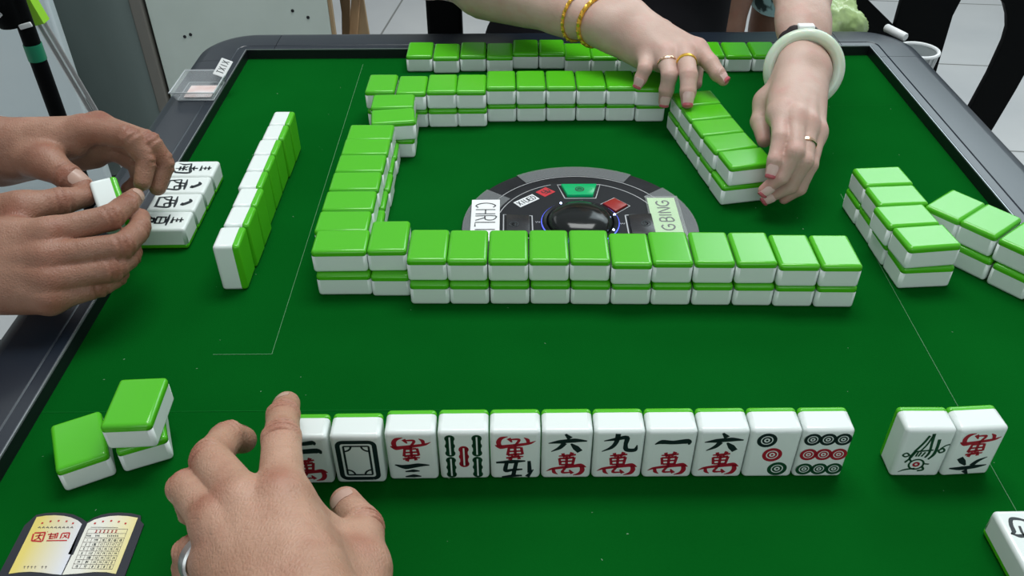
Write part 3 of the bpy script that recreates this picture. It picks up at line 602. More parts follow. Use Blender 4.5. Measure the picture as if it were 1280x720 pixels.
class Field:
    def __init__(s, ax, ay, az):
        s.a = (ax, ay, az); s.D = np.full((len(ax), len(ay), len(az)), 1.0, np.float32)
    def box(s, lo, hi):
        return tuple(slice(max(0, int(np.searchsorted(a, l)) - 1), min(len(a), int(np.searchsorted(a, h)) + 1)) for a, l, h in zip(s.a, lo, hi))
    def grid(s, sl): return np.meshgrid(s.a[0][sl[0]], s.a[1][sl[1]], s.a[2][sl[2]], indexing='ij', sparse=True)
    def cone(s, p, ra, q, rb, k=0.008):
        p = np.asarray(p); q = np.asarray(q); m = max(ra, rb) + max(0.012, 2 * k)
        sl = s.box(np.minimum(p, q) - m, np.maximum(p, q) + m)
        X, Y, Z = s.grid(sl); s.D[sl] = smin(s.D[sl], cone_d(X, Y, Z, p, ra, q, rb), k)
    def chain(s, pts, rad, k=0.006, kin=0.002, post=None):
        """a finger: its own smooth chain, melted into the palm field P but only hard-joined to its neighbours"""
        P_ = np.asarray(pts); m = max(rad) + 0.016
        sl = s.box(P_.min(0) - m, P_.max(0) + m); X, Y, Z = s.grid(sl); F = None
        for i in range(len(P_) - 1):
            d = cone_d(X, Y, Z, P_[i], rad[i], P_[i + 1], rad[i + 1]); F = d if F is None else smin(F, d, kin)
        if post is not None: F = post(F, X, Y, Z)
        return sl, F, k
    def merge(s, chains):
        base = s.D.copy()
        for sl, F, k in chains: s.D[sl] = np.minimum(s.D[sl], smin(base[sl], F, k))
    def mesh(s, name):
        D, (ax, ay, az) = s.D, s.a; ins = D < 0
        c = ins[:-1, :-1, :-1].astype(np.int8)
        n_ = sum(ins[i:D.shape[0] - 1 + i, j:D.shape[1] - 1 + j, k:D.shape[2] - 1 + k].astype(np.int8) for i in (0, 1) for j in (0, 1) for k in (0, 1))
        I, J, K = np.nonzero((n_ > 0) & (n_ < 8))
        idx = np.full(n_.shape, -1, np.int32); idx[I, J, K] = np.arange(len(I))
        acc = np.zeros((len(I), 3)); cnt = np.zeros(len(I)); A = (ax, ay, az)
        cor = [(i, j, k) for i in (0, 1) for j in (0, 1) for k in (0, 1)]
        for c0 in cor:
            for axn in range(3):
                if c0[axn]: continue
                c1 = list(c0); c1[axn] = 1
                d0 = D[I + c0[0], J + c0[1], K + c0[2]]; d1 = D[I + c1[0], J + c1[1], K + c1[2]]
                m = (d0 < 0) != (d1 < 0)
                t = np.where(m, d0 / np.where(m, d0 - d1, 1), 0)
                p0 = np.stack([A[q][(I, J, K)[q] + c0[q]] for q in range(3)], 1).astype(np.float64); p1 = p0.copy()
                p1[:, axn] = A[axn][(I, J, K)[axn] + 1]
                acc += np.where(m[:, None], p0 + (p1 - p0) * t[:, None], 0); cnt += m
        V = acc / cnt[:, None]
        faces = []
        for axn in range(3):
            sh = [slice(None)] * 3; s0 = list(sh); s1 = list(sh); s0[axn] = slice(None, -1); s1[axn] = slice(1, None)
            a_, b_ = ins[tuple(s0)], ins[tuple(s1)]
            E = np.stack(np.nonzero(a_ != b_), 1); o = [q for q in range(3) if q != axn]
            ok = (E[:, o[0]] > 0) & (E[:, o[1]] > 0) & (E[:, o[0]] < D.shape[o[0]] - 1) & (E[:, o[1]] < D.shape[o[1]] - 1); E = E[ok]
            def cell(d0, d1):
                q = E.copy(); q[:, o[0]] -= d0; q[:, o[1]] -= d1; return idx[q[:, 0], q[:, 1], q[:, 2]]
            Q = np.stack([cell(1, 1), cell(0, 1), cell(0, 0), cell(1, 0)], 1)
            flip = ~a_[E[:, 0], E[:, 1], E[:, 2]]
            if axn == 1: flip = ~flip
            Q[flip] = Q[flip][:, ::-1]; faces.append(Q)
        Fq = np.concatenate(faces); Fq = Fq[(Fq >= 0).all(1)]
        # two light Laplacian passes take the grid steps out
        e = np.concatenate([Fq[:, [0, 1]], Fq[:, [1, 2]], Fq[:, [2, 3]], Fq[:, [3, 0]]]); e = np.concatenate([e, e[:, ::-1]])
        deg = np.bincount(e[:, 0], minlength=len(V)).astype(float)
        for lam in (0.5, -0.52, 0.5):
            S = np.stack([np.bincount(e[:, 0], weights=V[e[:, 1], q], minlength=len(V)) for q in range(3)], 1) / np.maximum(deg, 1)[:, None]
            V = V + lam * (S - V)
        return V, Fq
def np_mesh(name, V, Fq, origin):
    me = bpy.data.meshes.new(name); V = V - np.asarray(origin)
    me.vertices.add(len(V)); me.vertices.foreach_set('co', V.astype(np.float32).ravel())
    me.loops.add(Fq.size); me.loops.foreach_set('vertex_index', Fq.astype(np.int32).ravel())
    me.polygons.add(len(Fq)); me.polygons.foreach_set('loop_start', np.arange(0, Fq.size, 4, dtype=np.int32))
    try: me.polygons.foreach_set('loop_total', np.full(len(Fq), 4, np.int32))
    except Exception: pass
    me.update(calc_edges=True); me.validate()
    me.polygons.foreach_set('use_smooth', [True] * len(me.polygons))
    return me
def nrm(v): v = np.asarray(v, float); return v / (np.linalg.norm(v) + 1e-12)
MALE = dict(idx=[11.5, 9.6, 8.5, 7.2], mid=[11.5, 9.8, 8.7, 7.3], ring=[11, 9.2, 8.1, 6.9], pinky=[10, 8.2, 7.1, 6.0], thumb=[15, 13, 10.8, 8.4])
LADY = dict(idx=[9.6, 7.9, 6.8, 5.4], mid=[9.8, 8.1, 7.0, 5.5], ring=[9.4, 7.6, 6.5, 5.2], pinky=[8.6, 6.7, 5.7, 4.7], thumb=[13, 11, 8.9, 6.6])
class Hand:
    """five fingers on a palm; J: finger -> four joints, wrist point, dorsal = outward normal of the back of the hand"""
    def __init__(s, J, wrist, dorsal, R, elbow, rw, re, palm=1.0, bump=.0008, crease=.0008, webs=(), cw=.0010):
        s.bump, s.crease, s.webs, s.cw = bump, crease, webs, cw
        s.J = {k: [np.asarray(p) for p in v] for k, v in J.items()}; s.w = np.asarray(wrist); s.n = nrm(dorsal); s.R = R; s.elbow = np.asarray(elbow); s.rw = rw; s.re = re; s.palm = palm
        s.across = nrm(s.J['idx'][0] - s.J['pinky'][0])
    def points(s): return np.array([p for k in s.J for p in s.J[k]] + [s.w])
    def build(s, F):
        n, ac, w_ = s.n, s.across, s.w; R = {k: [x / 1000 for x in v] for k, v in s.R.items()}; pm = s.palm
        off = {'idx': .55, 'mid': .2, 'ring': -.2, 'pinky': -.55}
        for f in ('idx', 'mid', 'ring', 'pinky'):
            m = s.J[f][0]; b0 = w_ + ac * off[f] * s.rw * .9
            F.cone(b0, s.rw * .72, m - n * .0015, R[f][0] * 1.02, .010)
            F.cone(b0 - n * .006 * pm, s.rw * .7, m * .9 + w_ * .1 - n * .011 * pm, R[f][0] * .95, .010)
            g = w_ + (m - w_) * .62            # extensor tendon, a faint ridge towards the knuckle
            F.cone(g + n * (R[f][0] * .72), .0028, m + n * (R[f][0] * .62), .0042, .006)
        for a, b_ in (('idx', 'mid'), ('mid', 'ring'), ('ring', 'pinky')):
            F.cone(s.J[a][0] - n * .004, R[a][0] * .8, s.J[b_][0] - n * .004, R[b_][0] * .8, .006)
        c, m = s.J['thumb'][0], s.J['thumb'][1]
        F.cone(w_, s.rw * .7, c, R['thumb'][0], .012); F.cone(c, R['thumb'][0], m, R['thumb'][1], .010)
        F.cone(c * .3 + m * .7, R['thumb'][1] * .62, s.J['idx'][0] * .72 + w_ * .28 - n * .006, R['idx'][0] * .75, .014)
        F.cone(c, R['thumb'][0] * .8, s.J['mid'][0] * .6 + w_ * .4 - n * .012 * pm, R['mid'][0], .014)
        for a_, ra_, b_, rb_ in s.webs: F.cone(np.asarray(a_), ra_, np.asarray(b_), rb_, .012)
        # wrist and forearm, flattened
        e = s.elbow; t = nrm(e - w_); side = nrm(ac - t * (ac @ t))
        for sg in (-1, 1):
            F.cone(w_ + side * sg * s.rw * .42, s.rw * .76, w_ + t * .07 + side * sg * s.rw * .42, s.rw * .82, .014)
            F.cone(w_ + t * .06 + side * sg * s.rw * .42, s.rw * .82, w_ + t * .62 * np.linalg.norm(e - w_) + side * sg * s.rw * .35, s.re * .92, .02)
        F.cone(w_ + t * .12, s.rw, e, s.re, .02)
        ch = []
        for f in ('idx', 'mid', 'ring', 'pinky', 'thumb'):
            P = s.J[f][1:] if f == 'thumb' else s.J[f]; rr = R[f][1:] if f == 'thumb' else R[f]
            ch.append(F.chain(P, rr, .007 if f != 'thumb' else .009, .0025, s.creases(P, rr)))
        F.merge(ch)
    def dors(s, P, i):
        """outward (nail-side) direction of a finger at joint i"""
        d1 = nrm(P[i] - P[i - 1]); d2 = nrm(P[i + 1] - P[i]) if i + 1 < len(P) else d1
        c = d2 - d1
        t = nrm(d1 + d2); base = s.n - t * (s.n @ t)
        if np.linalg.norm(c) > .25: base = -nrm(c) + .35 * base
        base = base - t * (base @ t)
        return nrm(base), t
    def creases(s, P, rr):
        J = [(i, *s.dors(P, i)) for i in range(1, len(P) - 1)]
        def post(F, X, Y, Z):
            for i, dn, t in J:
                p = P[i]; r = rr[i]
                x, y, z = X - p[0], Y - p[1], Z - p[2]
                sdv = np.cross(t, dn)
                sx = x * t[0] + y * t[1] + z * t[2]; up = x * dn[0] + y * dn[1] + z * dn[2]
                d2 = x * x + y * y + z * z
                mask = np.clip(up / r, 0, 1) * np.exp(-(d2 / (1.5 * r) ** 2) ** 2)
                F = F - s.bump * np.exp(-(sx / (r * .8)) ** 2) * np.clip(up / r + .3, 0, 1)
                cr = 0
                lat = x * sdv[0] + y * sdv[1] + z * sdv[2]
                for k_, o_ in enumerate((-.50, -.22, 0.02, .25, .50)): cr = cr + (1.0, .7, 1.0, .7, .9)[k_] * np.exp(-((sx - o_ * r - (.12 if k_ % 2 else -.08) * lat * lat / r * (1 if o_ > 0 else -1)) / s.cw) ** 2)
                F = F + s.crease * cr * mask
                # palmar fold
                F = F + 0.0006 * np.exp(-(sx / .0011) ** 2) * np.clip(-up / r, 0, 1)
            return F
        return post
    def nail(s, f, scale=1.0, dn=None, length=1.0, slip=0.0, lift=0.00035):
        P = s.J[f]; r0 = s.R[f][-1] / 1000; rj = s.R[f][-2] / 1000
        t = nrm(P[-1] - P[-2]); d, _ = s.dors(P, len(P) - 2) if dn is None else (nrm(dn), None)
        d = nrm(d - t * (d @ t)); sd = np.cross(t, d)
        bm = bmesh.new(); rows = []; L = (rj + r0) * .80 * length
        n1, n2 = 9, 9
        for i in range(n1 + 1):
            u = i / n1; row = []
            c = P[-1] + t * (r0 * (.62 + slip) - L * (1 - u)); rr = r0 * 1.01 + (rj - r0) * min(1, max(0, (P[-1] - c) @ t) / np.linalg.norm(P[-1] - P[-2]))
            drop = r0 * .40 * max(0, (u - .45) / .55) ** 2
            wdt = .80 * math.sqrt(max(.05, 1 - (max(0, .28 - u) / .34) ** 2)) * (1 - .12 * max(0, (u - .8) / .2) ** 2) * scale
            for j in range(n2 + 1):
                a = (-1 + 2 * j / n2) * wdt
                row.append(bm.verts.new(Vector(c + (d * math.cos(a) + sd * math.sin(a)) * (rr + lift) - d * drop)))
            rows.append(row)
        for a_, b_ in zip(rows, rows[1:]):
            for j in range(n2): bm.faces.new((a_[j], a_[j + 1], b_[j + 1], b_[j]))
        bmesh.ops.recalc_face_normals(bm, faces=bm.faces[:])
        r = bmesh.ops.solidify(bm, geom=bm.faces[:], thickness=0.0005)
        return bm
def skin(name, c1, c2, red, rough=0.48, bump=0.5, wrinkle=1.3):
    m = mat(name, c1, rough, spec=0.35, Subsurface_Weight=0.12, Subsurface_Scale=0.004)
    n, l, b = nodes(m); b.inputs['Subsurface Radius'].default_value = (1.0, 0.35, 0.2)
    tc = n.new('ShaderNodeTexCoord')
    t1 = n.new('ShaderNodeTexNoise'); t1.inputs['Scale'].default_value = 26; t1.inputs['Detail'].default_value = 5
    r1 = n.new('ShaderNodeValToRGB'); r1.color_ramp.elements[0].position = .34; r1.color_ramp.elements[1].position = .68
    r1.color_ramp.elements[0].color = (*c1, 1); r1.color_ramp.elements[1].color = (*c2, 1)
    t2 = n.new('ShaderNodeTexNoise'); t2.inputs['Scale'].default_value = 60; t2.inputs['Detail'].default_value = 3
    r2 = n.new('ShaderNodeValToRGB'); r2.color_ramp.elements[0].position = .5; r2.color_ramp.elements[1].position = .75
    r2.color_ramp.elements[0].color = (0, 0, 0, 1); r2.color_ramp.elements[1].color = (.35, .35, .35, 1)
    at_ = n.new('ShaderNodeAttribute'); at_.attribute_name = 'flush'
    ad = n.new('ShaderNodeMath'); ad.operation = 'ADD'; ad.use_clamp = True
    mx = n.new('ShaderNodeMix'); mx.data_type = 'RGBA'; mx.inputs['B'].default_value = (*red, 1)
    l.new(tc.outputs['Object'], t1.inputs['Vector']); l.new(tc.outputs['Object'], t2.inputs['Vector'])
    l.new(t1.outputs['Fac'], r1.inputs[0]); l.new(t2.outputs['Fac'], r2.inputs[0]); l.new(r2.outputs[0], ad.inputs[0]); l.new(at_.outputs['Fac'], ad.inputs[1])
    l.new(ad.outputs[0], mx.inputs['Factor']); l.new(r1.outputs[0], mx.inputs['A']); l.new(mx.outputs['Result'], b.inputs['Base Color'])
    v1 = n.new('ShaderNodeTexVoronoi'); v1.feature = 'DISTANCE_TO_EDGE'; v1.inputs['Scale'].default_value = 520
    mp = n.new('ShaderNodeMapping'); mp.inputs['Scale'].default_value = (1, .7, 1); l.new(tc.outputs['Object'], mp.inputs[0]); l.new(mp.outputs[0], v1.inputs['Vector'])
    t3 = n.new('ShaderNodeTexNoise'); t3.inputs['Scale'].default_value = 150; t3.inputs['Detail'].default_value = 4; l.new(tc.outputs['Object'], t3.inputs['Vector'])
    a3 = n.new('ShaderNodeMath'); a3.operation = 'MULTIPLY_ADD'; a3.inputs[1].default_value = 1.6; l.new(t3.outputs['Fac'], a3.inputs[0]); l.new(v1.outputs['Distance'], a3.inputs[2])
    bp = n.new('ShaderNodeBump'); bp.inputs['Strength'].default_value = bump; bp.inputs['Distance'].default_value = 0.0007
    v2 = n.new('ShaderNodeTexVoronoi'); v2.feature = 'DISTANCE_TO_EDGE'; v2.inputs['Scale'].default_value = 170; mp2 = n.new('ShaderNodeMapping'); mp2.inputs['Scale'].default_value = (.55, 1, 1)
    wr = n.new('ShaderNodeTexNoise'); wr.inputs['Scale'].default_value = 40; va = n.new('ShaderNodeVectorMath'); va.operation = 'MULTIPLY_ADD'; va.inputs[1].default_value = (.012, .012, .012)
    l.new(tc.outputs['Object'], wr.inputs['Vector']); l.new(wr.outputs['Color'], va.inputs[0]); l.new(tc.outputs['Object'], va.inputs[2]); l.new(va.outputs[0], mp2.inputs[0]); l.new(mp2.outputs[0], v2.inputs['Vector'])
    mn = n.new('ShaderNodeMath'); mn.operation = 'MINIMUM'; mn.inputs[1].default_value = .10; l.new(v2.outputs['Distance'], mn.inputs[0])
    a4 = n.new('ShaderNodeMath'); a4.operation = 'MULTIPLY_ADD'; a4.inputs[1].default_value = wrinkle; l.new(mn.outputs[0], a4.inputs[0]); l.new(a3.outputs[0], a4.inputs[2])
    l.new(a4.outputs[0], bp.inputs['Height']); l.new(bp.outputs[0], b.inputs['Normal'])
    return m
def flush(me, V, spots):
    a = me.attributes.new('flush', 'FLOAT', 'POINT'); f = np.zeros(len(V))
    for p, r, s_ in spots: f = np.maximum(f, s_ * np.exp(-((V - np.asarray(p)) ** 2).sum(1) / r ** 2))
    if len(a.data) == len(f): a.data.foreach_set('value', f.astype(np.float32))
def hand_spots(h, tipamt, kn):
    out = []
    for f in h.J:
        P = h.J[f]; out.append((P[-1], .011, tipamt)); 
        for i in (0, 1, 2): out.append((P[i] + h.dors(P, max(1, i))[0] * h.R[f][i] / 1000, .010, kn))
    return out
def body_mesh(hands, extra, res, margin=0.02, name='body', origin=(0, 0, 0), k_extra=0.03, fine_pts=None):
    pts = np.concatenate([h.points() for h in hands]) if fine_pts is None else fine_pts
    lo, hi = pts.min(0) - margin, pts.max(0) + margin
    allp = np.array([p for (p, _, q, _) in extra for p in (p, q)] + [h.elbow for h in hands]); rmax = max([max(a, b_) for (_, a, _, b_) in extra] + [h.re for h in hands]) + .02
    gl, gh = np.minimum(lo, allp.min(0) - rmax), np.maximum(hi, allp.max(0) + rmax)
    F = Field(*[axis(gl[i], gh[i], (lo[i], hi[i]), res) for i in range(3)])
    for p, a, q, b_ in extra: F.cone(np.asarray(p, float), a, np.asarray(q, float), b_, k_extra)
    for h in hands: h.build(F)
    V, Fq = F.mesh(name); me = np_mesh(name, V, Fq, origin); body_mesh.F = F
    return me, V
def surf(F, c, d, r0=.012, r1=.08):
    """distance from c along d to the skin"""
    prev = None
    for r in np.arange(r0, r1, .0005):
        q = np.asarray(c) + np.asarray(d) * r; i = [min(max(int(np.searchsorted(a, q[k])) - 1, 0), len(a) - 2) for k, a in enumerate(F.a)]
        f = [(q[k] - F.a[k][i[k]]) / (F.a[k][i[k] + 1] - F.a[k][i[k]]) for k in range(3)]; v = 0
        for x in (0, 1):
            for y in (0, 1):
                for z in (0, 1): v += F.D[i[0] + x, i[1] + y, i[2] + z] * (f[0] if x else 1 - f[0]) * (f[1] if y else 1 - f[1]) * (f[2] if z else 1 - f[2])
        if v > 0: return r
    return r1
def cloth_mesh(cones, name, origin, res=0.012, k=0.03, cut=None):
    allp = np.array([p for (p, _, q, _) in cones for p in (p, q)]); rm = max(max(a, b_) for (_, a, _, b_) in cones) + .03
    gl, gh = allp.min(0) - rm, allp.max(0) + rm
    F = Field(*[np.arange(gl[i], gh[i], res, dtype=np.float32) for i in range(3)])
    for p, a, q, b_ in cones: F.cone(np.asarray(p, float), a, np.asarray(q, float), b_, k)
    if cut is not None:
        X, Y, Z = F.grid(tuple(slice(0, n_) for n_ in F.D.shape)); F.D = cut(F.D, X, Y, Z).astype(np.float32)
    V, Fq = F.mesh(name); return np_mesh(name, V, Fq, origin)
def ring_band(c, axis_dir, rad, wid, thick, name, m, parent, origin, label, twist=None, seg=40):
    a = nrm(axis_dir); bm = lathe([(rad, -wid / 2), (rad + thick, -wid / 2 * .8), (rad + thick * 1.15, 0), (rad + thick, wid / 2 * .8), (rad, wid / 2), (rad, -wid / 2)], seg)
    xf(bm, Vector(a).to_track_quat('Z', 'Y').to_matrix().to_4x4()); xf(bm, Matrix.Translation(Vector(np.asarray(c) - np.asarray(origin))))
    bmesh.ops.remove_doubles(bm, verts=bm.verts[:], dist=1e-6)
    return link(name, from_bm(bm, name), m, parent, label=label)
def nails(h, parent, m, origin, sel, scale=1.0, length=1.0, dn=None, slip=0.0, tip_m=None):
    for f in sel:
        bm = h.nail(f, scale, (dn or {}).get(f), length, slip); xf(bm, Matrix.Translation(-Vector(origin)))
        o = link('fingernail', from_bm(bm, 'fingernail'), m, parent, smooth=60)
        if tip_m is not None:
            t_ = h.nail(f, scale * 1.02, (dn or {}).get(f), length * .27, slip + .03, .0005); xf(t_, Matrix.Translation(-Vector(origin)))
            link('nail_tip', from_bm(t_, 'nail_tip'), tip_m, o, smooth=60, label='red painted nail tip')
O0 = (0.0, 0.0, 0.0)
def person(loc, label): return thing('person', (loc[0], loc[1], loc[2] + B), label, 'person')

# --- the player nearest the camera: a left hand laid over the open row
SK_N = skin('skin_warm', (0.41, 0.225, 0.15), (0.53, 0.315, 0.225), (0.36, 0.145, 0.095), bump=.62)
NAIL_N = mat('nail_pale', (0.56, 0.36, 0.29), 0.3, spec=0.5)
JN = dict(idx=[at(352, 622, 88), at(352, 550, 77), at(354, 521, 66), at(359, 505, 57)], mid=[at(303, 628, 86), at(263, 574, 75), at(284, 547, 62), at(304, 550, 50)],
          ring=[at(272, 655, 82), at(234, 610, 68), at(243, 636, 46), at(256, 650, 38)], pinky=[at(276, 712, 74), at(240, 690, 62), at(234, 716, 46), at(242, 730, 36)],
          thumb=[at(432, 800, 62), at(450, 712, 52), at(452, 660, 42), at(432, 628, 32)])
wN = at(385, 850, 84)
BIG = {k: [x * 1.08 for x in v] for k, v in MALE.items()}
hN = Hand(JN, wN, (0.05, -0.25, 1), BIG, wN + np.array((0.03, -0.235, 0.02)), 0.030, 0.043, bump=.0010, crease=.0030, cw=.0010,
          webs=[(at(372, 640, 78), .010, at(428, 676, 50), .009), (at(385, 690, 74), .013, at(440, 715, 52), .012), (at(378, 720, 76), .016, at(430, 760, 60), .015)])
oN = (float(wN[0]), float(wN[1]), 0.0)
pN = person(oN, 'person reaching in from below, bare left hand bent over the row, silver ring')
meN, VN = body_mesh([hN], [(hN.elbow, .043, hN.elbow + np.array((-.02, -.05, .03)), .046)], 0.0007, name='body', origin=oN)
flush(meN, VN, hand_spots(hN, .35, .75))
link('body', meN, SK_N, pN, smooth=0)
nails(hN, pN, NAIL_N, oN, ('idx', 'thumb', 'mid'), dn={'idx': (-.35, -.3, .9), 'thumb': (-.35, -.1, 1.0)})
pa, pb = JN['pinky'][0], JN['pinky'][1]
_c = pa * .46 + pb * .54; _t = nrm(pb - pa); _s = nrm(np.cross(_t, (0, 0, 1))); _v = np.cross(_s, _t)
_r = np.median([surf(body_mesh.F, _c, _s * math.cos(a) + _v * math.sin(a), .004, .03) for a in np.linspace(0, 6.1, 16)])
rg = ring_band(_c, pb - pa, float(_r) - .0002, .0062, .0012, 'finger_ring', M['steel'], pN, oN, 'broad silver ring')
link('sleeve', cloth_mesh([(hN.elbow + np.array((0, .01, 0)), .052, hN.elbow + np.array((-.03, -.09, .06)), .06)], 'sleeve', oN, 0.006), mat('grey_shirt', (0.12, 0.13, 0.15), 0.9), pN, smooth=0)

# --- the man on the left: both hands cupped round one tile
SK_L = skin('skin_tan', (0.265, 0.130, 0.086), (0.375, 0.205, 0.142), (0.24, 0.085, 0.052), bump=.62)
NAIL_L = mat('nail_tan', (0.46, 0.30, 0.24), 0.35, spec=0.4)
JF = dict(idx=[at(105, 162, 92), at(163, 172, 92), at(183, 200, 74), at(178, 228, 60)], mid=[at(124, 158, 86), at(186, 178, 84), at(206, 204, 64), at(197, 234, 48)],
          ring=[at(135, 168, 76), at(184, 192, 66), at(190, 216, 46), at(172, 232, 38)], pinky=[at(132, 180, 66), at(172, 206, 54), at(174, 226, 40), at(160, 236, 36)],
          thumb=[at(18, 196, 72), at(58, 203, 80), at(86, 222, 74), at(104, 233, 68)])
wF = at(-12, 186, 76)
hF = Hand(JF, wF, (0.1, 0.45, 1), MALE, (-0.71, 0.73, 0.13), 0.028, 0.043, bump=.001, crease=.0032, cw=.0014)
JR = dict(idx=[at(62, 292, 76), at(138, 272, 76), at(158, 256, 72), at(169, 246, 68)], mid=[at(58, 322, 66), at(152, 308, 64), at(174, 288, 60), at(176, 272, 60)],
          ring=[at(60, 350, 54), at(142, 336, 52), at(164, 320, 50), at(164, 304, 52)], pinky=[at(62, 374, 42), at(124, 358, 40), at(148, 346, 40), at(152, 332, 42)],
          thumb=[at(-20, 268, 64), at(30, 262, 74), at(76, 252, 72), at(106, 246, 66)])
wR = at(-78, 330, 62)
hR = Hand(JR, wR, (0.1, -0.75, 1), MALE, (-0.66, 0.42, 0.12), 0.029, 0.044, bump=.001, crease=.0032, cw=.0014)
oL = (-0.86, 0.58, -B)
pL = person((oL[0], oL[1], -B), 'person at the left rim, bare forearms, both hands cupped round one tile')
TOR = [((-.88, .58, -.28), .13, (-.86, .58, .10), .125), ((-.88, .50, -.28), .12, (-.86, .46, .22), .105), ((-.88, .66, -.28), .12, (-.86, .70, .22), .105), ((-.86, .58, .22), .10, (-.85, .58, .40), .056),
       ((-.84, .42, .24), .058, hR.elbow, .046), ((-.84, .76, .24), .058, hF.elbow, .046)]
meL, VL = body_mesh([hF, hR], TOR, 0.0011, name='body', origin=oL)
flush(meL, VL, hand_spots(hF, .5, .7) + hand_spots(hR, .5, .7))
link('body', meL, SK_L, pL, smooth=0)
nails(hF, pL, NAIL_L, oL, ('thumb',), dn={'thumb': (0.15, -0.25, 1)})
nails(hR, pL, NAIL_L, oL, ('idx',), dn={'idx': (0.75, -0.25, .6)})
SH = [(a, ra + .012, b_, rb + .012) for a, ra, b_, rb in TOR[:3]] + [((-.84, .42, .24), .072, (-.76, .42, .20), .068), ((-.84, .76, .24), .072, (-.79, .75, .20), .068), ((-.86, .46, .24), .08, (-.86, .70, .24), .08)]
link('shirt', cloth_mesh(SH, 'shirt', oL), mat('dark_shirt', (0.02, 0.022, 0.03), 0.9), pL, smooth=0)
link('trousers', cloth_mesh([((-.88, .50, -.26), .10, (-.52, .47, -.27), .075), ((-.88, .66, -.26), .10, (-.52, .69, -.27), .075), ((-.52, .47, -.27), .07, (-.54, .47, -.70), .05), ((-.52, .69, -.27), .07, (-.54, .69, -.70), .05), ((-.54, .47, -.71), .045, (-.44, .47, -.725), .035), ((-.54, .69, -.71), .045, (-.44, .69, -.725), .035)], 'trousers', oL, 0.014), mat('dark_trousers', (0.015, 0.016, 0.02), 0.9), pL, smooth=0)
pH = at(134, 243, 62)
pH = at(134, 242, 70)
tile(pH[0] - .0098, pH[1] + .0184, 0.0318, -62, 'stand', 'white tile held between the cupped hands at the left', None, tilt=(0.0, 0.5))

# --- the woman across the table
SK_W = skin('skin_fair', (0.50, 0.335, 0.275), (0.57, 0.405, 0.34), (0.56, 0.25, 0.22), bump=0.25)
NAIL_W = mat('nail_pink', (0.82, 0.54, 0.52), 0.2, spec=0.5); NAIL_T = mat('nail_red_tip', (0.56, 0.12, 0.15), 0.2)
JA = dict(idx=[at(872, 62, 76), at(888, 79, 70), at(897, 92, 64), at(904, 100, 59)], mid=[at(856, 68, 75), at(861, 94, 69), at(860, 115, 57), at(859, 128, 48)],
          ring=[at(832, 70, 74), at(837, 94, 64), at(833, 113, 49), at(830, 127, 36)], pinky=[at(808, 68, 70), at(806, 86, 65), at(801, 98, 56), at(798, 105, 50)],
          thumb=[at(825, 45, 74), at(858, 74, 58), at(867, 90, 44), at(869, 104, 35)])
LADY_R = {k: [v[0] * 1.05, v[1] * 1.1, v[2] * 1.14, v[3] * 1.14] for k, v in LADY.items()}
wA = at(773, 28, 88)
hA = Hand(JA, wA, (0.0, 0.1, 1), LADY_R, (-0.11, 1.12, 0.092), 0.0275, 0.043, bump=.0001, crease=.0005)
JB = dict(idx=[at(976, 140, 77), at(976, 172, 67), at(969, 200, 54), at(964, 216, 43)], mid=[at(994, 148, 76), at(994, 190, 62), at(976, 221, 40), at(955, 238, 25)],
          ring=[at(1009, 156, 71), at(1006, 201, 54), at(988, 233, 28), at(958, 248, 13)], pinky=[at(1021, 166, 62), at(1013, 206, 46), at(1000, 236, 24), at(980, 249, 11)],
          thumb=[at(985, 105, 74), at(958, 128, 60), at(950, 152, 48), at(955, 176, 40)])
wB = at(1006, 84, 88)
hB = Hand(JB, wB, (0.55, 0.1, 1), LADY, (0.352, 1.14, 0.19), 0.0190, 0.040, bump=.0003, crease=.00035)
oW = (0.17, 1.36, -B)
pW = person((oW[0], oW[1], -B), 'person across the table in black top, gold bracelets, jade bangle, spreading tiles')
TW_ = [((.17, 1.36, -.28), .11, (.17, 1.36, .12), .10), ((.11, 1.36, -.28), .10, (.09, 1.37, .24), .075), ((.23, 1.36, -.28), .10, (.26, 1.37, .24), .08), ((.17, 1.38, .24), .08, (.17, 1.38, .40), .048), ((.03, 1.38, .26), .05, hA.elbow, .046), ((.32, 1.37, .26), .05, hB.elbow, .044)]
meW, VW = body_mesh([hA, hB], TW_, 0.00125, name='body', origin=oW)
flush(meW, VW, hand_spots(hA, .8, .2) + hand_spots(hB, .8, .2))
link('body', meW, SK_W, pW, smooth=0)
LADYNAILS = True
nails(hA, pW, NAIL_W, oW, ('idx', 'mid', 'ring', 'pinky'), 1.0, 1.3, dn={'idx': (.3, -.4, .9), 'mid': (0, -.55, .8), 'ring': (0, -.8, .6), 'pinky': (0, -.6, .8)}, slip=.10, tip_m=NAIL_T)
nails(hB, pW, NAIL_W, oW, ('idx', 'mid', 'ring'), 1.0, 1.3, dn={'idx': (-.1, -.5, .87), 'mid': (.5, -.6, .6), 'ring': (.6, -.5, .6)}, slip=.15, tip_m=NAIL_T)
BT = [(a, ra + .015, b_, rb + .015) for a, ra, b_, rb in TW_[:3]] + [((.08, 1.37, .25), .085, (.26, 1.37, .25), .085), ((.04, 1.38, .26), .066, (.0, 1.31, .22), .062), ((.31, 1.37, .26), .066, (.335, 1.31, .24), .062), ((.056, 1.28, -.10), .10, (.20, 1.28, -.10), .10)]
link('black_top', cloth_mesh(BT, 'black_top', oW), mat('black_cloth', (0.006, 0.006, 0.008), 0.95, spec=0.15), pW, smooth=0)
link('trousers', cloth_mesh([((.05, 1.37, -.26), .10, (.03, 1.06, -.27), .075), ((.22, 1.37, -.26), .10, (.24, 1.06, -.27), .075), ((.03, 1.06, -.27), .07, (.03, 1.10, -.70), .048), ((.24, 1.06, -.27), .07, (.24, 1.10, -.70), .048)], 'trousers', oW, 0.014), mat('black_trousers', (0.006, 0.006, 0.008), 0.95), pW, smooth=0)
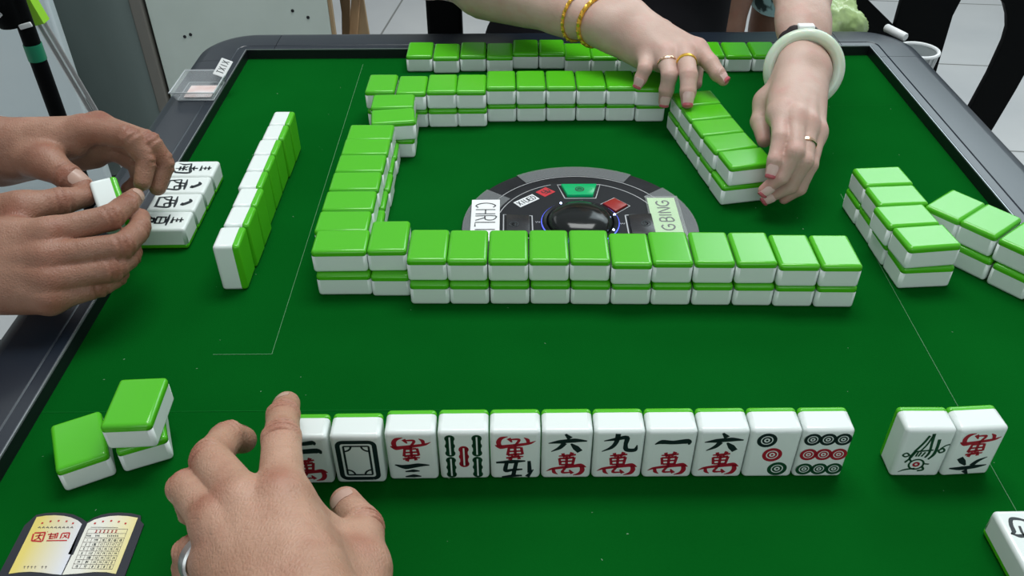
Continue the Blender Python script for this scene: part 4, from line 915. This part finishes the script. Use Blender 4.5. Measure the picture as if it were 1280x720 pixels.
# ------------------------------------------------------------------ things round the table
# silver grey fridge-like cabinets beyond the left rim
M['metal_grey'] = add_noise(mat('brushed_grey_metal', (0.10, 0.11, 0.115), 0.38, metal=0.35), 5, (0.15, 0.19, 0.18, 1), (0.22, 0.27, 0.26, 1), stretch=(1, 1, .2))
M['pale_panel'] = add_noise(mat('pale_laminate', (0.42, 0.45, 0.43), 0.5), 7, (0.54, 0.62, 0.57, 1), (0.60, 0.68, 0.63, 1))
M['pale_blue'] = add_noise(mat('pale_blue_grey_panel', (0.42, 0.47, 0.50), 0.4), 3, (0.62, 0.72, 0.76, 1), (0.72, 0.80, 0.82, 1))
M['wood'] = add_noise(mat('light_wood', (0.4, 0.25, 0.12), 0.55), 9, (0.34, 0.19, 0.09, 1), (0.48, 0.30, 0.16, 1), stretch=(6, 6, .6))
M['wood_edge'] = mat('plywood_edge', (0.36, 0.25, 0.14), 0.6)
c = thing('metal_cabinet', (-1.10, 2.22, 0), 'dark grey brushed metal cabinet standing behind the black pole', 'cabinet')
link('body', from_bm(rbox(0.48, 0.44, 0.90, 0.012, 3, c=(0, 0, 0.47)), 'body'), M['metal_grey'], c, smooth='box')
link('corner_post', from_bm(rbox(0.03, 0.03, 0.90, 0.004, 2, c=(0.226, -0.213, 0.47)), 'corner_post'), mat('worn_metal_edge', (0.20, 0.19, 0.17), 0.45, metal=0.3), c, smooth='box', label='worn paler corner edge')
link('plinth', from_bm(rbox(0.44, 0.38, 0.05, 0.004, 2, c=(0, 0.01, 0.025)), 'plinth'), M['rim_dark'], c, smooth='box')
c = thing('low_cupboard', (-0.64, 2.25, 0), 'pale grey-green cupboard side with small screw marks, left of the wooden stool', 'cupboard')
link('side_panel', from_bm(rbox(0.425, 0.018, 0.82, 0.002, 2, c=(0, -0.24, 0.43)), 'side_panel'), M['pale_panel'], c, smooth='box')
link('edge_band', from_bm(rbox(0.008, 0.018, 0.82, 0.001, 2, c=(0.217, -0.24, 0.43)), 'edge_band'), M['wood_edge'], c, smooth='box', label='brown plywood edge')
link('carcass', from_bm(rbox(0.30, 0.44, 0.80, 0.004, 2, c=(-0.06, 0.0, 0.42)), 'carcass'), M['rim_dark'], c, smooth='box')
for x, z in ((0.128, 0.466), (0.162, 0.450), (-0.14, 0.405), (-0.125, 0.41)):
    link('screw', from_bm(xf(lathe([(0, .002), (.0035, .0015), (.004, 0)], 12), Matrix.Rotation(PI / 2, 4, 'X')), 'screw'), M['rim_dark'], c, loc=(x, -0.249, z))
c = thing('pale_panel', (-1.32, 1.83, 0), 'pale blue-grey upright panel behind the black pole at the left', 'panel')
o = link('board', from_bm(rbox(0.68, 0.03, 0.80, 0.006, 2, c=(0, 0, 0.41)), 'board'), M['pale_blue'], c, smooth='box'); 
o.rotation_euler = (0, math.radians(0), 0)
link('foot', from_bm(rbox(0.5, 0.16, 0.02, 0.004, 2, c=(0, 0, 0.01)), 'foot'), M['rim_dark'], c, smooth='box')

# black pole with a green band, and a lime-handled mop with twin steel tubes
c = thing('black_pole', (-0.690, 1.20, 0), 'upright black pole with a green band, beyond the left rim', 'pole')
link('shaft', from_bm(tube([(0, 0, 0.0), (0, 0, B + 0.05)], 0.0118, 20), 'shaft'), M['black_plastic'], c)
link('band', from_bm(tube([(0, 0, B - 0.072), (0, 0, B - 0.048)], 0.0128, 24), 'band'), mat('green_band', (0.01, 0.22, 0.11), 0.45), c, label='green band')
link('hood', from_bm(lathe([(0, -0.005), (0.016, -0.006), (0.021, 0.006), (0.020, 0.05), (0.014, 0.075), (0, 0.08)], 20, c=(-0.016, -0.006, B - 0.013)), 'hood'), M['black_plastic'], c)
bm = bmesh.new()
ring2(bm, 0, 0, 2.2, 3.4, 0, 16); stroke(bm, [(3, -1), (5, 1), (3, 4)], 1.2, 0)
xf(bm, Matrix.Translation((-0.016, -0.0285, B + 0.004)) @ Matrix.Rotation(PI / 2, 4, 'X'))
link('mark', from_bm(bm, 'mark'), M['print_white'], c, smooth=0)
link('tag', from_bm(xf(rbox(0.019, 0.003, 0.007, 0.001, 2), Matrix.Translation((0.008, -0.0145, B - 0.016)) @ Matrix.Rotation(-.25, 4, 'Y')), 'tag'), M['white_plastic'], c, label='white paper tag')
p0, p1 = Vector((-0.7105, 1.25, B + 0.032)), Vector((-0.662, 1.25, B - 0.174)); dv = (p1 - p0).normalized(); foot = p0 + dv * ((p0.z - 0.014) / -dv.z)
c = thing('mop', (foot.x, foot.y, 0), 'lime green handle on twin silver tubes, leaning beside the black pole', 'mop')
def cl(p): return p - Vector((foot.x, foot.y, 0))
g0, g1 = cl(p0 - dv * 0.06), cl(p0 + dv * 0.070)
link('grip', from_bm(tube([g0, g1], [0.0125, 0.0135], 4), 'grip'), mat('lime_grip', (0.30, 0.68, 0.02), 0.45), c, smooth=30)
sd = Vector((dv.z, 0, -dv.x)) * 0.0048
for s_ in (-1, 1): link('tube', from_bm(tube([cl(p0 + dv * 0.066 + sd * s_), cl(foot + sd * s_)], 0.0036, 14), 'tube'), M['steel'], c)
link('mop_head', from_bm(xf(rbox(0.30, 0.10, 0.028, 0.01, 3), Matrix.Translation(cl(foot))), 'mop_head'), M['pale_blue'], c, smooth='box')

# wooden folding stool seen between cupboard and chair
c = thing('wooden_stool', (-0.42, 2.28, 0), 'wooden stool with slanting plank legs beside the pale cupboard', 'stool')
def plank(name, a, b_, wd, th, m=None, lab=None):
    a, b_ = Vector(a), Vector(b_); d = (b_ - a); L_ = d.length
    bm = rbox(wd, th, L_, 0.002, 2); mt = Matrix.Translation((a + b_) / 2) @ d.to_track_quat('Z', 'Y').to_matrix().to_4x4()
    return link(name, from_bm(xf(bm, mt), name), m or M['wood'], c, smooth='box', label=lab)
plank('leg', (-0.052, -0.08, 0.0), (0.034, -0.08, 0.47), 0.034, 0.022)
plank('leg', (0.050, -0.08, 0.0), (0.028, -0.08, 0.47), 0.012, 0.03, M['wood_edge'])
plank('leg', (-0.034, 0.10, 0.0), (-0.044, 0.10, 0.47), 0.010, 0.022, M['wood_edge'])
plank('leg', (-0.052, -0.055, 0.0), (0.0, -0.055, 0.47), 0.012, 0.022)
link('seat', from_bm(rbox(0.13, 0.30, 0.024, 0.006, 2, c=(0.0, 0.02, 0.482)), 'seat'), M['wood'], c, smooth='box')
plank('stretcher', (-0.03, -0.07, 0.12), (0.05, -0.07, 0.12), 0.03, 0.012)

# black slotted plastic chairs
def slab(poly, holes, th, name, parent, mtx, m):
    """flat moulded panel with slots: outline minus holes, extruded"""
    cu = bpy.data.curves.new(name, 'CURVE'); cu.dimensions = '2D'; cu.fill_mode = 'BOTH'; cu.extrude = th / 2; cu.bevel_depth = 0.0015; cu.bevel_resolution = 1; cu.offset = -0.0015
    for P in [poly] + holes:
        s = cu.splines.new('POLY'); s.points.add(len(P) - 1); s.use_cyclic_u = True
        for i, p in enumerate(P): s.points[i].co = (p[0], p[1], 0, 1)
    o = bpy.data.objects.new(name + '_c', cu); COL.objects.link(o)
    dg = bpy.context.evaluated_depsgraph_get(); me = bpy.data.meshes.new_from_object(o.evaluated_get(dg)); bpy.data.objects.remove(o)
    me.transform(mtx); me.name = name
    return link(name, me, m, parent, smooth=40)
def smooth_poly(P, n=5):
    Q = []
    k = len(P)
    for i in range(k):
        a, b_, c_, d_ = (Vector((*P[(i + j) % k], 0)) for j in (-1, 0, 1, 2))
        for j in range(n):
            t = j / n; v = 0.5 * (2 * b_ + (c_ - a) * t + (2 * a - 5 * b_ + 4 * c_ - d_) * t * t + (3 * b_ - a - 3 * c_ + d_) * t ** 3); Q.append((v.x, v.y))
    return Q
UPR = Matrix.Rotation(PI / 2, 4, 'X')            # local xy -> xz plane
def mirror_panel(m_, dy): return Matrix.Translation((0, dy, 0)) @ m_
c = thing('folding_chair', (0.86, 1.62, 0), 'black plastic chair with rounded slots, standing folded beyond the right rim', 'chair')
outl = [(-.21, .88), (.20, .88), (.187, .66), (.177, .57), (.170, .505), (.160, .44), (.143, .354), (.10, .18), (.07, .0), (.01, 0), (.045, .2), (.079, .394), (.0925, .47), (.099, .538), (.097, .565), (.088, .590), (.075, .612), (.058, .627), (.038, .637), (.019, .638), (.002, .632), (-.009, .621), (-.0155, .59), (-.0145, .53), (-.013, .464), (-.03, .2), (-.06, 0), (-.14, 0), (-.125, .30), (-.21, .42)]
slot = [(-.186, .622), (-.121, .570), (-.121, .621), (-.127, .69), (-.16, .70)]
slab(outl, [slot], 0.012, 'frame', c, UPR, M['black_plastic'])
link('folded_seat', from_bm(rbox(0.34, 0.02, 0.20, 0.006, 2, c=(0.0, 0.035, 0.775)), 'folded_seat'), M['black_plastic'], c, smooth='box')
for x, z in ((0.14, .70), (-.185, .72)):
    link('hinge', from_bm(xf(lathe([(0, -.018), (.014, -.018), (.014, .06), (0, .06)], 20), Matrix.Rotation(-PI / 2, 4, 'X')), 'hinge'), M['rim_dark'], c, loc=(x, 0, z))
c = thing('chair', (0.13, 1.46, 0), 'black chair of the person across the table, one upright post showing at the far edge', 'chair')
for x in (-0.2385, 0.14):
    link('post', from_bm(rbox(0.058, 0.03, 0.92, 0.006, 2, c=(x, -0.06, 0.46)), 'post'), M['black_plastic'], c, smooth='box')
link('seat', from_bm(rbox(0.40, 0.36, 0.035, 0.012, 3, c=(-0.06, -0.03, 0.335)), 'seat'), M['black_plastic'], c, smooth='box')
link('backrest', from_bm(rbox(0.40, 0.025, 0.22, 0.01, 3, c=(-0.07, 0.155, 0.80)), 'backrest'), M['black_plastic'], c, smooth='box')
for x in (-0.255, 0.10): link('rear_leg', from_bm(rbox(0.04, 0.03, 0.90, 0.006, 2, c=(x, 0.155, 0.45)), 'rear_leg'), M['black_plastic'], c, smooth='box')

# a second person behind the table: bare legs under a teal print hem
SK_B = skin('skin_brown', (0.20, 0.105, 0.07), (0.27, 0.145, 0.10), (0.26, 0.10, 0.07), bump=.2)
oB = (0.44, 1.62, -B)
pB = person((oB[0], oB[1], -B), 'person standing behind the bangled arm, bare legs under a teal printed hem')
LB = [((.430, 1.58, .12), .062, (.382, 1.52, -.16), .036), ((.382, 1.52, -.16), .037, (.372, 1.54, -.42), .030), ((.372, 1.54, -.42), .030, (.365, 1.55, -.70), .026), ((.365, 1.55, -.725), .026, (.365, 1.44, -.735), .022),
      ((.50, 1.64, .10), .066, (.492, 1.58, -.18), .038), ((.492, 1.58, -.18), .038, (.492, 1.62, -.42), .032), ((.492, 1.62, -.42), .032, (.49, 1.63, -.70), .026), ((.49, 1.63, -.725), .026, (.49, 1.52, -.735), .022),
      ((.43, 1.62, .12), .10, (.43, 1.62, .45), .11)]
F_ = Field(*[axis(min(min(p[i], q[i]) for p, _, q, _ in LB) - .13, max(max(p[i], q[i]) for p, _, q, _ in LB) + .13, {0: (.32, .54), 1: (1.48, 1.66), 2: (-.2, .0)}[i], .005, .014) for i in range(3)])
for p, a, q, b_ in LB: F_.cone(p, a, q, b_, .02)
V_, Q_ = F_.mesh('body'); link('body', np_mesh('body', V_, Q_, oB), SK_B, pB, smooth=0)
m = mat('teal_print', (0.30, 0.52, 0.52), 0.85); n, l, b = nodes(m)
tc = n.new('ShaderNodeTexCoord'); wv = n.new('ShaderNodeTexNoise'); wv.inputs['Scale'].default_value = 45; wv.inputs['Detail'].default_value = 2
mp = n.new('ShaderNodeMapping'); mp.inputs['Scale'].default_value = (1, 1, .35); rr_ = n.new('ShaderNodeValToRGB'); rr_.color_ramp.elements[0].position = .40; rr_.color_ramp.elements[1].position = .46
rr_.color_ramp.elements[0].color = (0.02, 0.05, 0.05, 1); rr_.color_ramp.elements[1].color = (0.36, 0.60, 0.60, 1)
l.new(tc.outputs['Object'], mp.inputs[0]); l.new(mp.outputs[0], wv.inputs['Vector']); l.new(wv.outputs['Fac'], rr_.inputs[0]); l.new(rr_.outputs[0], b.inputs['Base Color'])
link('shorts', cloth_mesh([((.44, 1.62, .30), .13, (.44, 1.62, .12), .13), ((.48, 1.62, .12), .11, (.480, 1.550, -.088), .056)], 'shorts', oB, .008, .02), m, pB, smooth=0)

# pale green cellophane bag, ribbed cup and rolled tissue beyond the far right corner
bm = bmesh.new(); bmesh.ops.create_icosphere(bm, subdivisions=5, radius=1)
from mathutils import noise as _nz
for v in bm.verts:
    p = v.co.copy(); f = 1 + .22 * _nz.noise(p * 2.3 + Vector((3, 1, 7))) + .14 * abs(_nz.noise(p * 5.1)) + .05 * _nz.noise(p * 13)
    v.co = Vector((p.x * .046 * f, p.y * .036 * f, (p.z * .050 - p.x * .014) * f))
zmin = min(v.co.z for v in bm.verts)
for v in bm.verts: v.co.z = max(v.co.z - zmin, 0.0) if v.co.z - zmin > .004 else 0.0
m = add_noise(mat('green_cellophane', (.45, .62, .25), .25, spec=.6), 22, (.30, .46, .12, 1), (.62, .80, .42, 1)); nodes(m)[2].inputs['Alpha'].default_value = .88
tag(link('plastic_bag', from_bm(bm, 'plastic_bag'), m, None, loc=(.447, 1.152, B - .082), smooth=180), 'crumpled pale green plastic bag beyond the far right corner of the table', 'bag')
c = thing('plastic_cup', (.550, 1.112, B - .082), 'white ribbed plastic cup standing just outside the far right corner', 'cup')
link('wall', from_bm(lathe([(0, 0), (.020, 0), (.0255, .052), (.0245, .052), (.0190, .002), (0, .002)], 36), 'wall'), mat('cup_grey', (.42, .45, .46), .35), c)
link('lip', from_bm(tube([(.0262 * math.cos(a * PI / 18), .0262 * math.sin(a * PI / 18), .052) for a in range(36)], .0026, 8, closed=True), 'lip'), M['white_plastic'], c, label='white rolled lip')
for i in range(20):
    a = i * PI / 10
    link('rib', from_bm(tube([(.0206 * math.cos(a), .0206 * math.sin(a), .003), (.0262 * math.cos(a), .0262 * math.sin(a), .050)], .0011, 6), 'rib'), M['white_plastic'], c)
a, b2 = Vector((.4835, 1.0795, B + .0150)), Vector((.4985, 1.0500, B + .0135))
bm = tube([a, a.lerp(b2, .03), a.lerp(b2, .97), b2], [.0044, .0052, .0052, .0044], 16); xf(bm, Matrix.Translation(-a))
tag(link('tissue_roll', from_bm(bm, 'tissue_roll'), M['white_plastic'], None, loc=a), 'small white tissue roll lying on the far right corner of the rim', 'tissue')

# clear plastic tray on the left rim
c = thing('clear_tray', (-.3495, .906, B + .0128), 'small clear plastic tray with a white tag, on the left rim', 'tray')
def frust(w0, d0, w1, d1, h, t):
    bm = bmesh.new(); R_ = []
    for (a_, b_, z) in ((w0, d0, 0), (w1, d1, h), (w1 - 2 * t, d1 - 2 * t, h), (w0 - 2 * t, d0 - 2 * t, t)):
        R_.append([bm.verts.new((sx * a_ / 2, sy * b_ / 2, z)) for sx, sy in ((-1, -1), (1, -1), (1, 1), (-1, 1))])
    for p, q in zip(R_, R_[1:]):
        for i in range(4): bm.faces.new((p[i], p[(i + 1) % 4], q[(i + 1) % 4], q[i]))
    bm.faces.new(R_[0][::-1]); bm.faces.new(R_[3]); return bm
link('shell', from_bm(frust(.040, .046, .049, .060, .0125, .0012), 'shell'), M['clear'], c, smooth=0)
bm = bmesh.new()
rim_ = [(-.025, -.031), (.025, -.031), (.025, .031), (-.025, .031)]
link('lip', from_bm(tube([(x * .98, y * .97, .0125) for x, y in rim_], .0009, 8, closed=True), 'lip'), M['clear_edge'], c, label='bright cut edge')
link('lip', from_bm(tube([(x * .8, y * .74, .0008) for x, y in rim_], .0008, 8, closed=True), 'lip'), M['clear_edge'], c)
link('slip', from_bm(rbox(.030, .030, .0006, 0, c=(.001, -.004, .0022)), 'slip'), add_noise(mat('pinkish_slip', (.7, .55, .52), .7), 40, (.62, .42, .38, 1), (.78, .74, .74, 1)), c, smooth='box', label='pinkish paper slip')
fl = link('tag', from_bm(rbox(.016, .0008, .022, .0006, 2, c=(0, 0, .011)), 'tag'), M['paper'], c, smooth='box', loc=(.0170, .0165, .0115), label='white tag standing on the corner'); fl.rotation_euler = (-.95, .12, -.45)
bm = bmesh.new()
for i, ch in enumerate('TXIX'):
    for s in LET[ch]: stroke(bm, [((y - .5) * 9, 3 + (i + .1 + .7 * x) * 4.4) for x, y in s], .8, 0, n=1)
xf(bm, Matrix.Translation((0, -.00055, 0)) @ Matrix.Rotation(PI / 2, 4, 'X')); link('tag_print', from_bm(bm, 'tag_print'), M['ink_navy'], fl, smooth=0)

# die-cut rules card lying at the lower left, shaped like an open book
def zp(pts): return [tuple(at(x / 6.737, 630 + y / 6.737, 0)[:2]) for x, y in pts]
oC = Vector((*at(95, 690, 0)[:2], B)); 
c = thing('rules_card', oC, 'open-book shaped rules card with red print, lying at the lower left', 'card')
def cpoly(pts, z0, z1, name, m, lab=None):
    P = [(x - oC.x, y - oC.y) for x, y in zp(pts)]; return link(name, from_bm(prism(P, z0, z1), name), m, c, smooth=0, label=lab)
M['card_navy'] = mat('card_navy', (0.012, 0.014, 0.024), 0.4)
def page_mat(name, ca, cb, x0, x1):
    m = mat(name, ca, 0.45); n, l, b = nodes(m); tc = n.new('ShaderNodeTexCoord'); sp = n.new('ShaderNodeSeparateXYZ'); mr = n.new('ShaderNodeMapRange'); rp = n.new('ShaderNodeValToRGB')
    mr.inputs['From Min'].default_value = x0; mr.inputs['From Max'].default_value = x1
    rp.color_ramp.elements[0].color = (*ca, 1); rp.color_ramp.elements[1].color = (*cb, 1)
    l.new(tc.outputs['Object'], sp.inputs[0]); l.new(sp.outputs['X'], mr.inputs['Value']); l.new(mr.outputs[0], rp.inputs[0]); l.new(rp.outputs[0], b.inputs['Base Color']); return m
cpoly([(-130, 800), (0, 590), (210, 190), (310, 100), (390, 84), (470, 80), (550, 84), (620, 96), (690, 128), (738, 160), (790, 125), (860, 98), (930, 84), (1010, 80), (1110, 86), (1190, 106), (1188, 150), (1215, 180), (1060, 600), (980, 800)], .0002, .0010, 'backing', M['card_navy'])
cpoly([(78, 598), (315, 120), (390, 108), (470, 105), (540, 110), (600, 122), (660, 148), (695, 178), (578, 432), (600, 436), (521, 606), (450, 600), (350, 586), (250, 580), (160, 586)], .0010, .0012, 'left_page', page_mat('left_page', (0.76, 0.62, 0.16), (0.72, 0.74, 0.84), -.030, .000))
cpoly([(742, 172), (800, 142), (860, 124), (930, 112), (1000, 108), (1080, 112), (1165, 126), (980, 598), (900, 584), (800, 582), (680, 594), (530, 606), (612, 440), (622, 436)], .0010, .0012, 'right_page', page_mat('right_page', (0.80, 0.78, 0.70), (0.80, 0.66, 0.14), .008, .038))
def cprint(name, m, strokes_, lab=None):
    bm = bmesh.new()
    for pts, wd in strokes_:
        stroke(bm, [((x - oC.x) * 1000, (y - oC.y) * 1000) for x, y in zp(pts)], wd, .00135, n=2)
    return link(name, from_bm(bm, name), m, c, smooth=0, label=lab)
RED = mat('red_ink', (0.52, 0.02, 0.02), .5); GRY = mat('grey_ink', (0.16, 0.13, 0.12), .6)
cprint('stars', RED, [([(x - 8, y), (x + 8, y)], 1.2) for x, y in ((362, 172), (432, 157), (500, 153), (566, 157), (620, 174), (805, 174), (873, 158), (942, 153), (1006, 160), (1062, 175))])
cprint('motto', GRY, [([(330 + i * 34, 200 + 14), (340 + i * 34, 200), (348 + i * 34, 216)], .35) for i in range(9)] + [([(325 + i * 34, 210), (345 + i * 34, 208)], .3) for i in range(9)])
L0 = [([(275, 322), (360, 326)], 1.0), ([(288, 262), (272, 322)], 1.0), ([(296, 256), (390, 250)], 1.0), ([(388, 252), (362, 324)], 1.0), ([(305, 282), (370, 272)], .8), ([(345, 262), (325, 300), (290, 315)], .8), ([(330, 290), (350, 315)], .8),
      ([(410, 268), (480, 266)], .8), ([(440, 254), (425, 302)], .7), ([(418, 286), (462, 284)], .7), ([(415, 302), (455, 300)], .8), ([(478, 258), (465, 302)], .8), ([(482, 258), (500, 258)], .7), ([(494, 262), (480, 300)], .8),
      ([(530, 258), (512, 302)], .9), ([(530, 258), (595, 254)], .9), ([(592, 256), (580, 302)], .9), ([(545, 272), (570, 296)], .7), ([(575, 268), (530, 298)], .7), ([(398, 320), (570, 318)], .8), ([(404, 246), (410, 246)], .7)]
cprint('shop_name', RED, L0, 'red shop name')
cprint('caption', GRY, [([(205 + i * 30, 540), (222 + i * 30, 538)], .35) for i in (0, 1, 2, 3, 5, 6)] + [([(210 + i * 30, 555), (215 + i * 30, 532)], .3) for i in (0, 1, 2, 3, 5, 6)])
def gp(u, v): # table grid corners, bilinear
    a, b_, c_, d_ = (750, 222), (1082, 222), (950, 560), (612, 552)
    return (a[0] * (1 - u) * (1 - v) + b_[0] * u * (1 - v) + c_[0] * u * v + d_[0] * (1 - u) * v, a[1] * (1 - u) * (1 - v) + b_[1] * u * (1 - v) + c_[1] * u * v + d_[1] * (1 - u) * v)
rows = 9; g = [([gp(0, r / rows), gp(1, r / rows)], .22) for r in range(rows + 1)] + [([gp(u, 2 / rows if u not in (0, 1) else 0), gp(u, 1)], .22) for u in (0, .19, .42, .56, .71, .85, 1)]
cprint('grid', GRY, g)
DIG = {'0': [[(0, 0), (1, 0), (1, 1), (0, 1), (0, 0)]], '1': [[(.5, 0), (.5, 1)]], '2': [[(0, 0), (1, 0), (1, .5), (0, .5), (0, 1), (1, 1)]], '3': [[(0, 0), (1, 0), (1, 1), (0, 1)], [(0, .5), (1, .5)]], '4': [[(0, 0), (0, .5), (1, .5)], [(1, 0), (1, 1)]], '5': [[(1, 0), (0, 0), (0, .5), (1, .5), (1, 1), (0, 1)]], '6': [[(1, 0), (0, 0), (0, 1), (1, 1), (1, .5), (0, .5)]], '7': [[(0, 0), (1, 0), (.4, 1)]], '8': [[(0, 0), (1, 0), (1, 1), (0, 1), (0, 0)], [(0, .5), (1, .5)]]}
ROWS = [('1', '144', '18', '18', '18', '18'), ('3', '136', '17', '17', '17', '17'), ('5', '120', '15', '15', '15', '15'), ('6', '112', '14', '14', '14', '14'), ('7', '108', '13', '14', '13', '14'), ('14', '84', '14', '14', '14', '0'), ('16', '72', '8', '8', '8', '8')]
cols = [0, .19, .42, .56, .71, .85, 1]; N_ = []
for r, row in enumerate(ROWS):
    for k, s in enumerate(row):
        u0, u1 = cols[k], cols[k + 1]; cw = .034; x0 = (u0 + u1) / 2 - len(s) * cw / 2
        for q, ch in enumerate(s):
            for st in DIG[ch]: N_.append(([gp(x0 + (q + .15 + .6 * x) * cw, (2 + r + .28 + .45 * y) / rows) for x, y in st], .27))
cprint('numbers', M['ink_navy'], N_)
cprint('heading', M['ink_navy'], [([gp(u, 1.35 / rows), gp(u + .02, 1.7 / rows)], .5) for u in (.03, .07, .11, .25, .29, .33, .55, .60, .65, .70, .75, .80)])
cprint('title', RED, [([gp(u, .3 / rows), gp(u + .05, .32 / rows)], .45) for u in (.2, .3, .4, .5, .6, .7)] + [([gp(u + .025, .2 / rows), gp(u + .02, .85 / rows)], .45) for u in (.2, .3, .4, .5, .6, .7)] + [([gp(u, .75 / rows), gp(u + .05, .7 / rows)], .45) for u in (.2, .3, .4, .5, .6, .7)])
cprint('small_heading', GRY, [([(770, 207), (1000, 209)], .3)])

# ------------------------------------------------------------------ jewellery on the woman (worn, so part of her)
def worn_ring(h, f, u, rad, name, m, label, wid=.0028):
    a, b_ = h.J[f][0], h.J[f][1]; return ring_band(a * (1 - u) + b_ * u, b_ - a, rad, wid, .0010, name, m, pW, oW, label)
worn_ring(hA, 'mid', .42, .0097, 'finger_ring', M['gold'], 'gold ring on the middle finger of the spread hand', .004)
worn_ring(hA, 'ring', .40, .0094, 'finger_ring', M['rose_gold'], 'thin rose gold ring on the ring finger of the spread hand')
worn_ring(hB, 'ring', .55, .0085, 'finger_ring', M['rose_gold'], 'rose gold ring on the tile-holding hand', .0034)
tB = nrm(hB.elbow - wB); cB = wB + tB * .004 - np.array((0, 0, .005))
ax_ = nrm(tB + np.array((-.02, 0, -.62))); s1 = nrm(np.cross(ax_, (0, 0, 1))); s2 = np.cross(s1, ax_)
bm = tube([Vector(cB - np.asarray(oW) + 0.0325 * (s1 * math.cos(a * PI / 32) + s2 * math.sin(a * PI / 32))) for a in range(64)], .0062, 16, closed=True)
link('jade_bangle', from_bm(bm, 'jade_bangle'), M['jade'], pW, label='pale jade bangle')
FW = body_mesh.F
def wrap(c, axis_dir, n_, off, name, m, label, link_fn):
    a_ = nrm(axis_dir); s1 = nrm(np.cross(a_, (0, 0, 1))); s2 = np.cross(s1, a_); P = []
    for i in range(n_):
        t = 2 * PI * i / n_; d = s1 * math.cos(t) + s2 * math.sin(t); P.append(np.asarray(c) + d * (surf(FW, c, d) + off))
    P = np.array(P); 
    for _ in range(3): P = .5 * P + .25 * (np.roll(P, 1, 0) + np.roll(P, -1, 0))
    return link(name, from_bm(link_fn(P - np.asarray(oW)), name), m, pW, label=label), P
o, P = wrap(wB + tB * .022, nrm(tB + np.array((-.02, 0, -.45))), 48, .0030, 'strap', mat('dark_strap', (.02, .012, .014), .4), 'dark beaded bracelet above the bangle', lambda Q: tube([Vector(q) for q in Q], [.0042 if i % 3 else .0032 for i in range(len(Q))], 8, closed=True))
k = int(np.argmax(P[:, 2] - P[:, 1] * .5)); q = P[k] - np.asarray(oW)
link('clasp', from_bm(xf(rbox(.016, .009, .005, .0015, 2), Matrix.Translation(Vector(q) + Vector((0, -.001, .002)))), 'clasp'), M['paper'], pW, smooth='box', label='pale clasp')
tA = nrm(hA.elbow - wA)
def chain_bm(th):
    def fn(Q):
        bm = bmesh.new(); k = len(Q)
        for i in range(k):
            d_ = Q[(i + 1) % k] - Q[i - 1]; L_ = np.linalg.norm(d_) * .42; d_ = nrm(d_); up = nrm(np.cross(d_, tA)) if i % 2 else nrm(np.cross(d_, np.cross(d_, tA))); dd = nrm(d_ + .45 * up)
            t = tube([Vector(Q[i] - dd * L_), Vector(Q[i]), Vector(Q[i] + dd * L_)], [th * .6, th, th * .6], 7)
            me_ = bpy.data.meshes.new('t'); t.to_mesh(me_); t.free(); bm.from_mesh(me_); bpy.data.meshes.remove(me_)
        return bm
    return fn
wrap(wA + tA * .020, nrm(tA + np.array((0, .32, 0))), 54, .0018, 'gold_bracelet', M['gold'], 'thick twisted gold bracelet nearest the hand', chain_bm(.0026))
wrap(wA + tA * .044, nrm(tA + np.array((0, .10, 0))), 60, .0016, 'gold_bracelet', M['gold'], 'thin twisted gold bracelet higher on the forearm', chain_bm(.0019))

# ------------------------------------------------------------------ the rest of the room
M['wall'] = add_noise(mat('painted_wall', (.62, .64, .63), .8), 1.5, (.58, .60, .59, 1), (.66, .67, .66, 1))
for nm, sz, lc in (('wall_back', (7.2, .1, 3.2), (.2, 4.6, 1.6)), ('wall_left', (.1, 7.6, 3.2), (-3.4, .8, 1.6)), ('wall_right', (.1, 7.6, 3.2), (3.8, .8, 1.6)), ('wall_front', (7.2, .1, 3.2), (.2, -3.0, 1.6))):
    tag(link(nm, from_bm(rbox(*sz, 0), nm), M['wall'], None, loc=lc, smooth=0), 'pale painted wall, ' + nm.replace('wall_', '') + ' side of the room', None, None, 'structure')
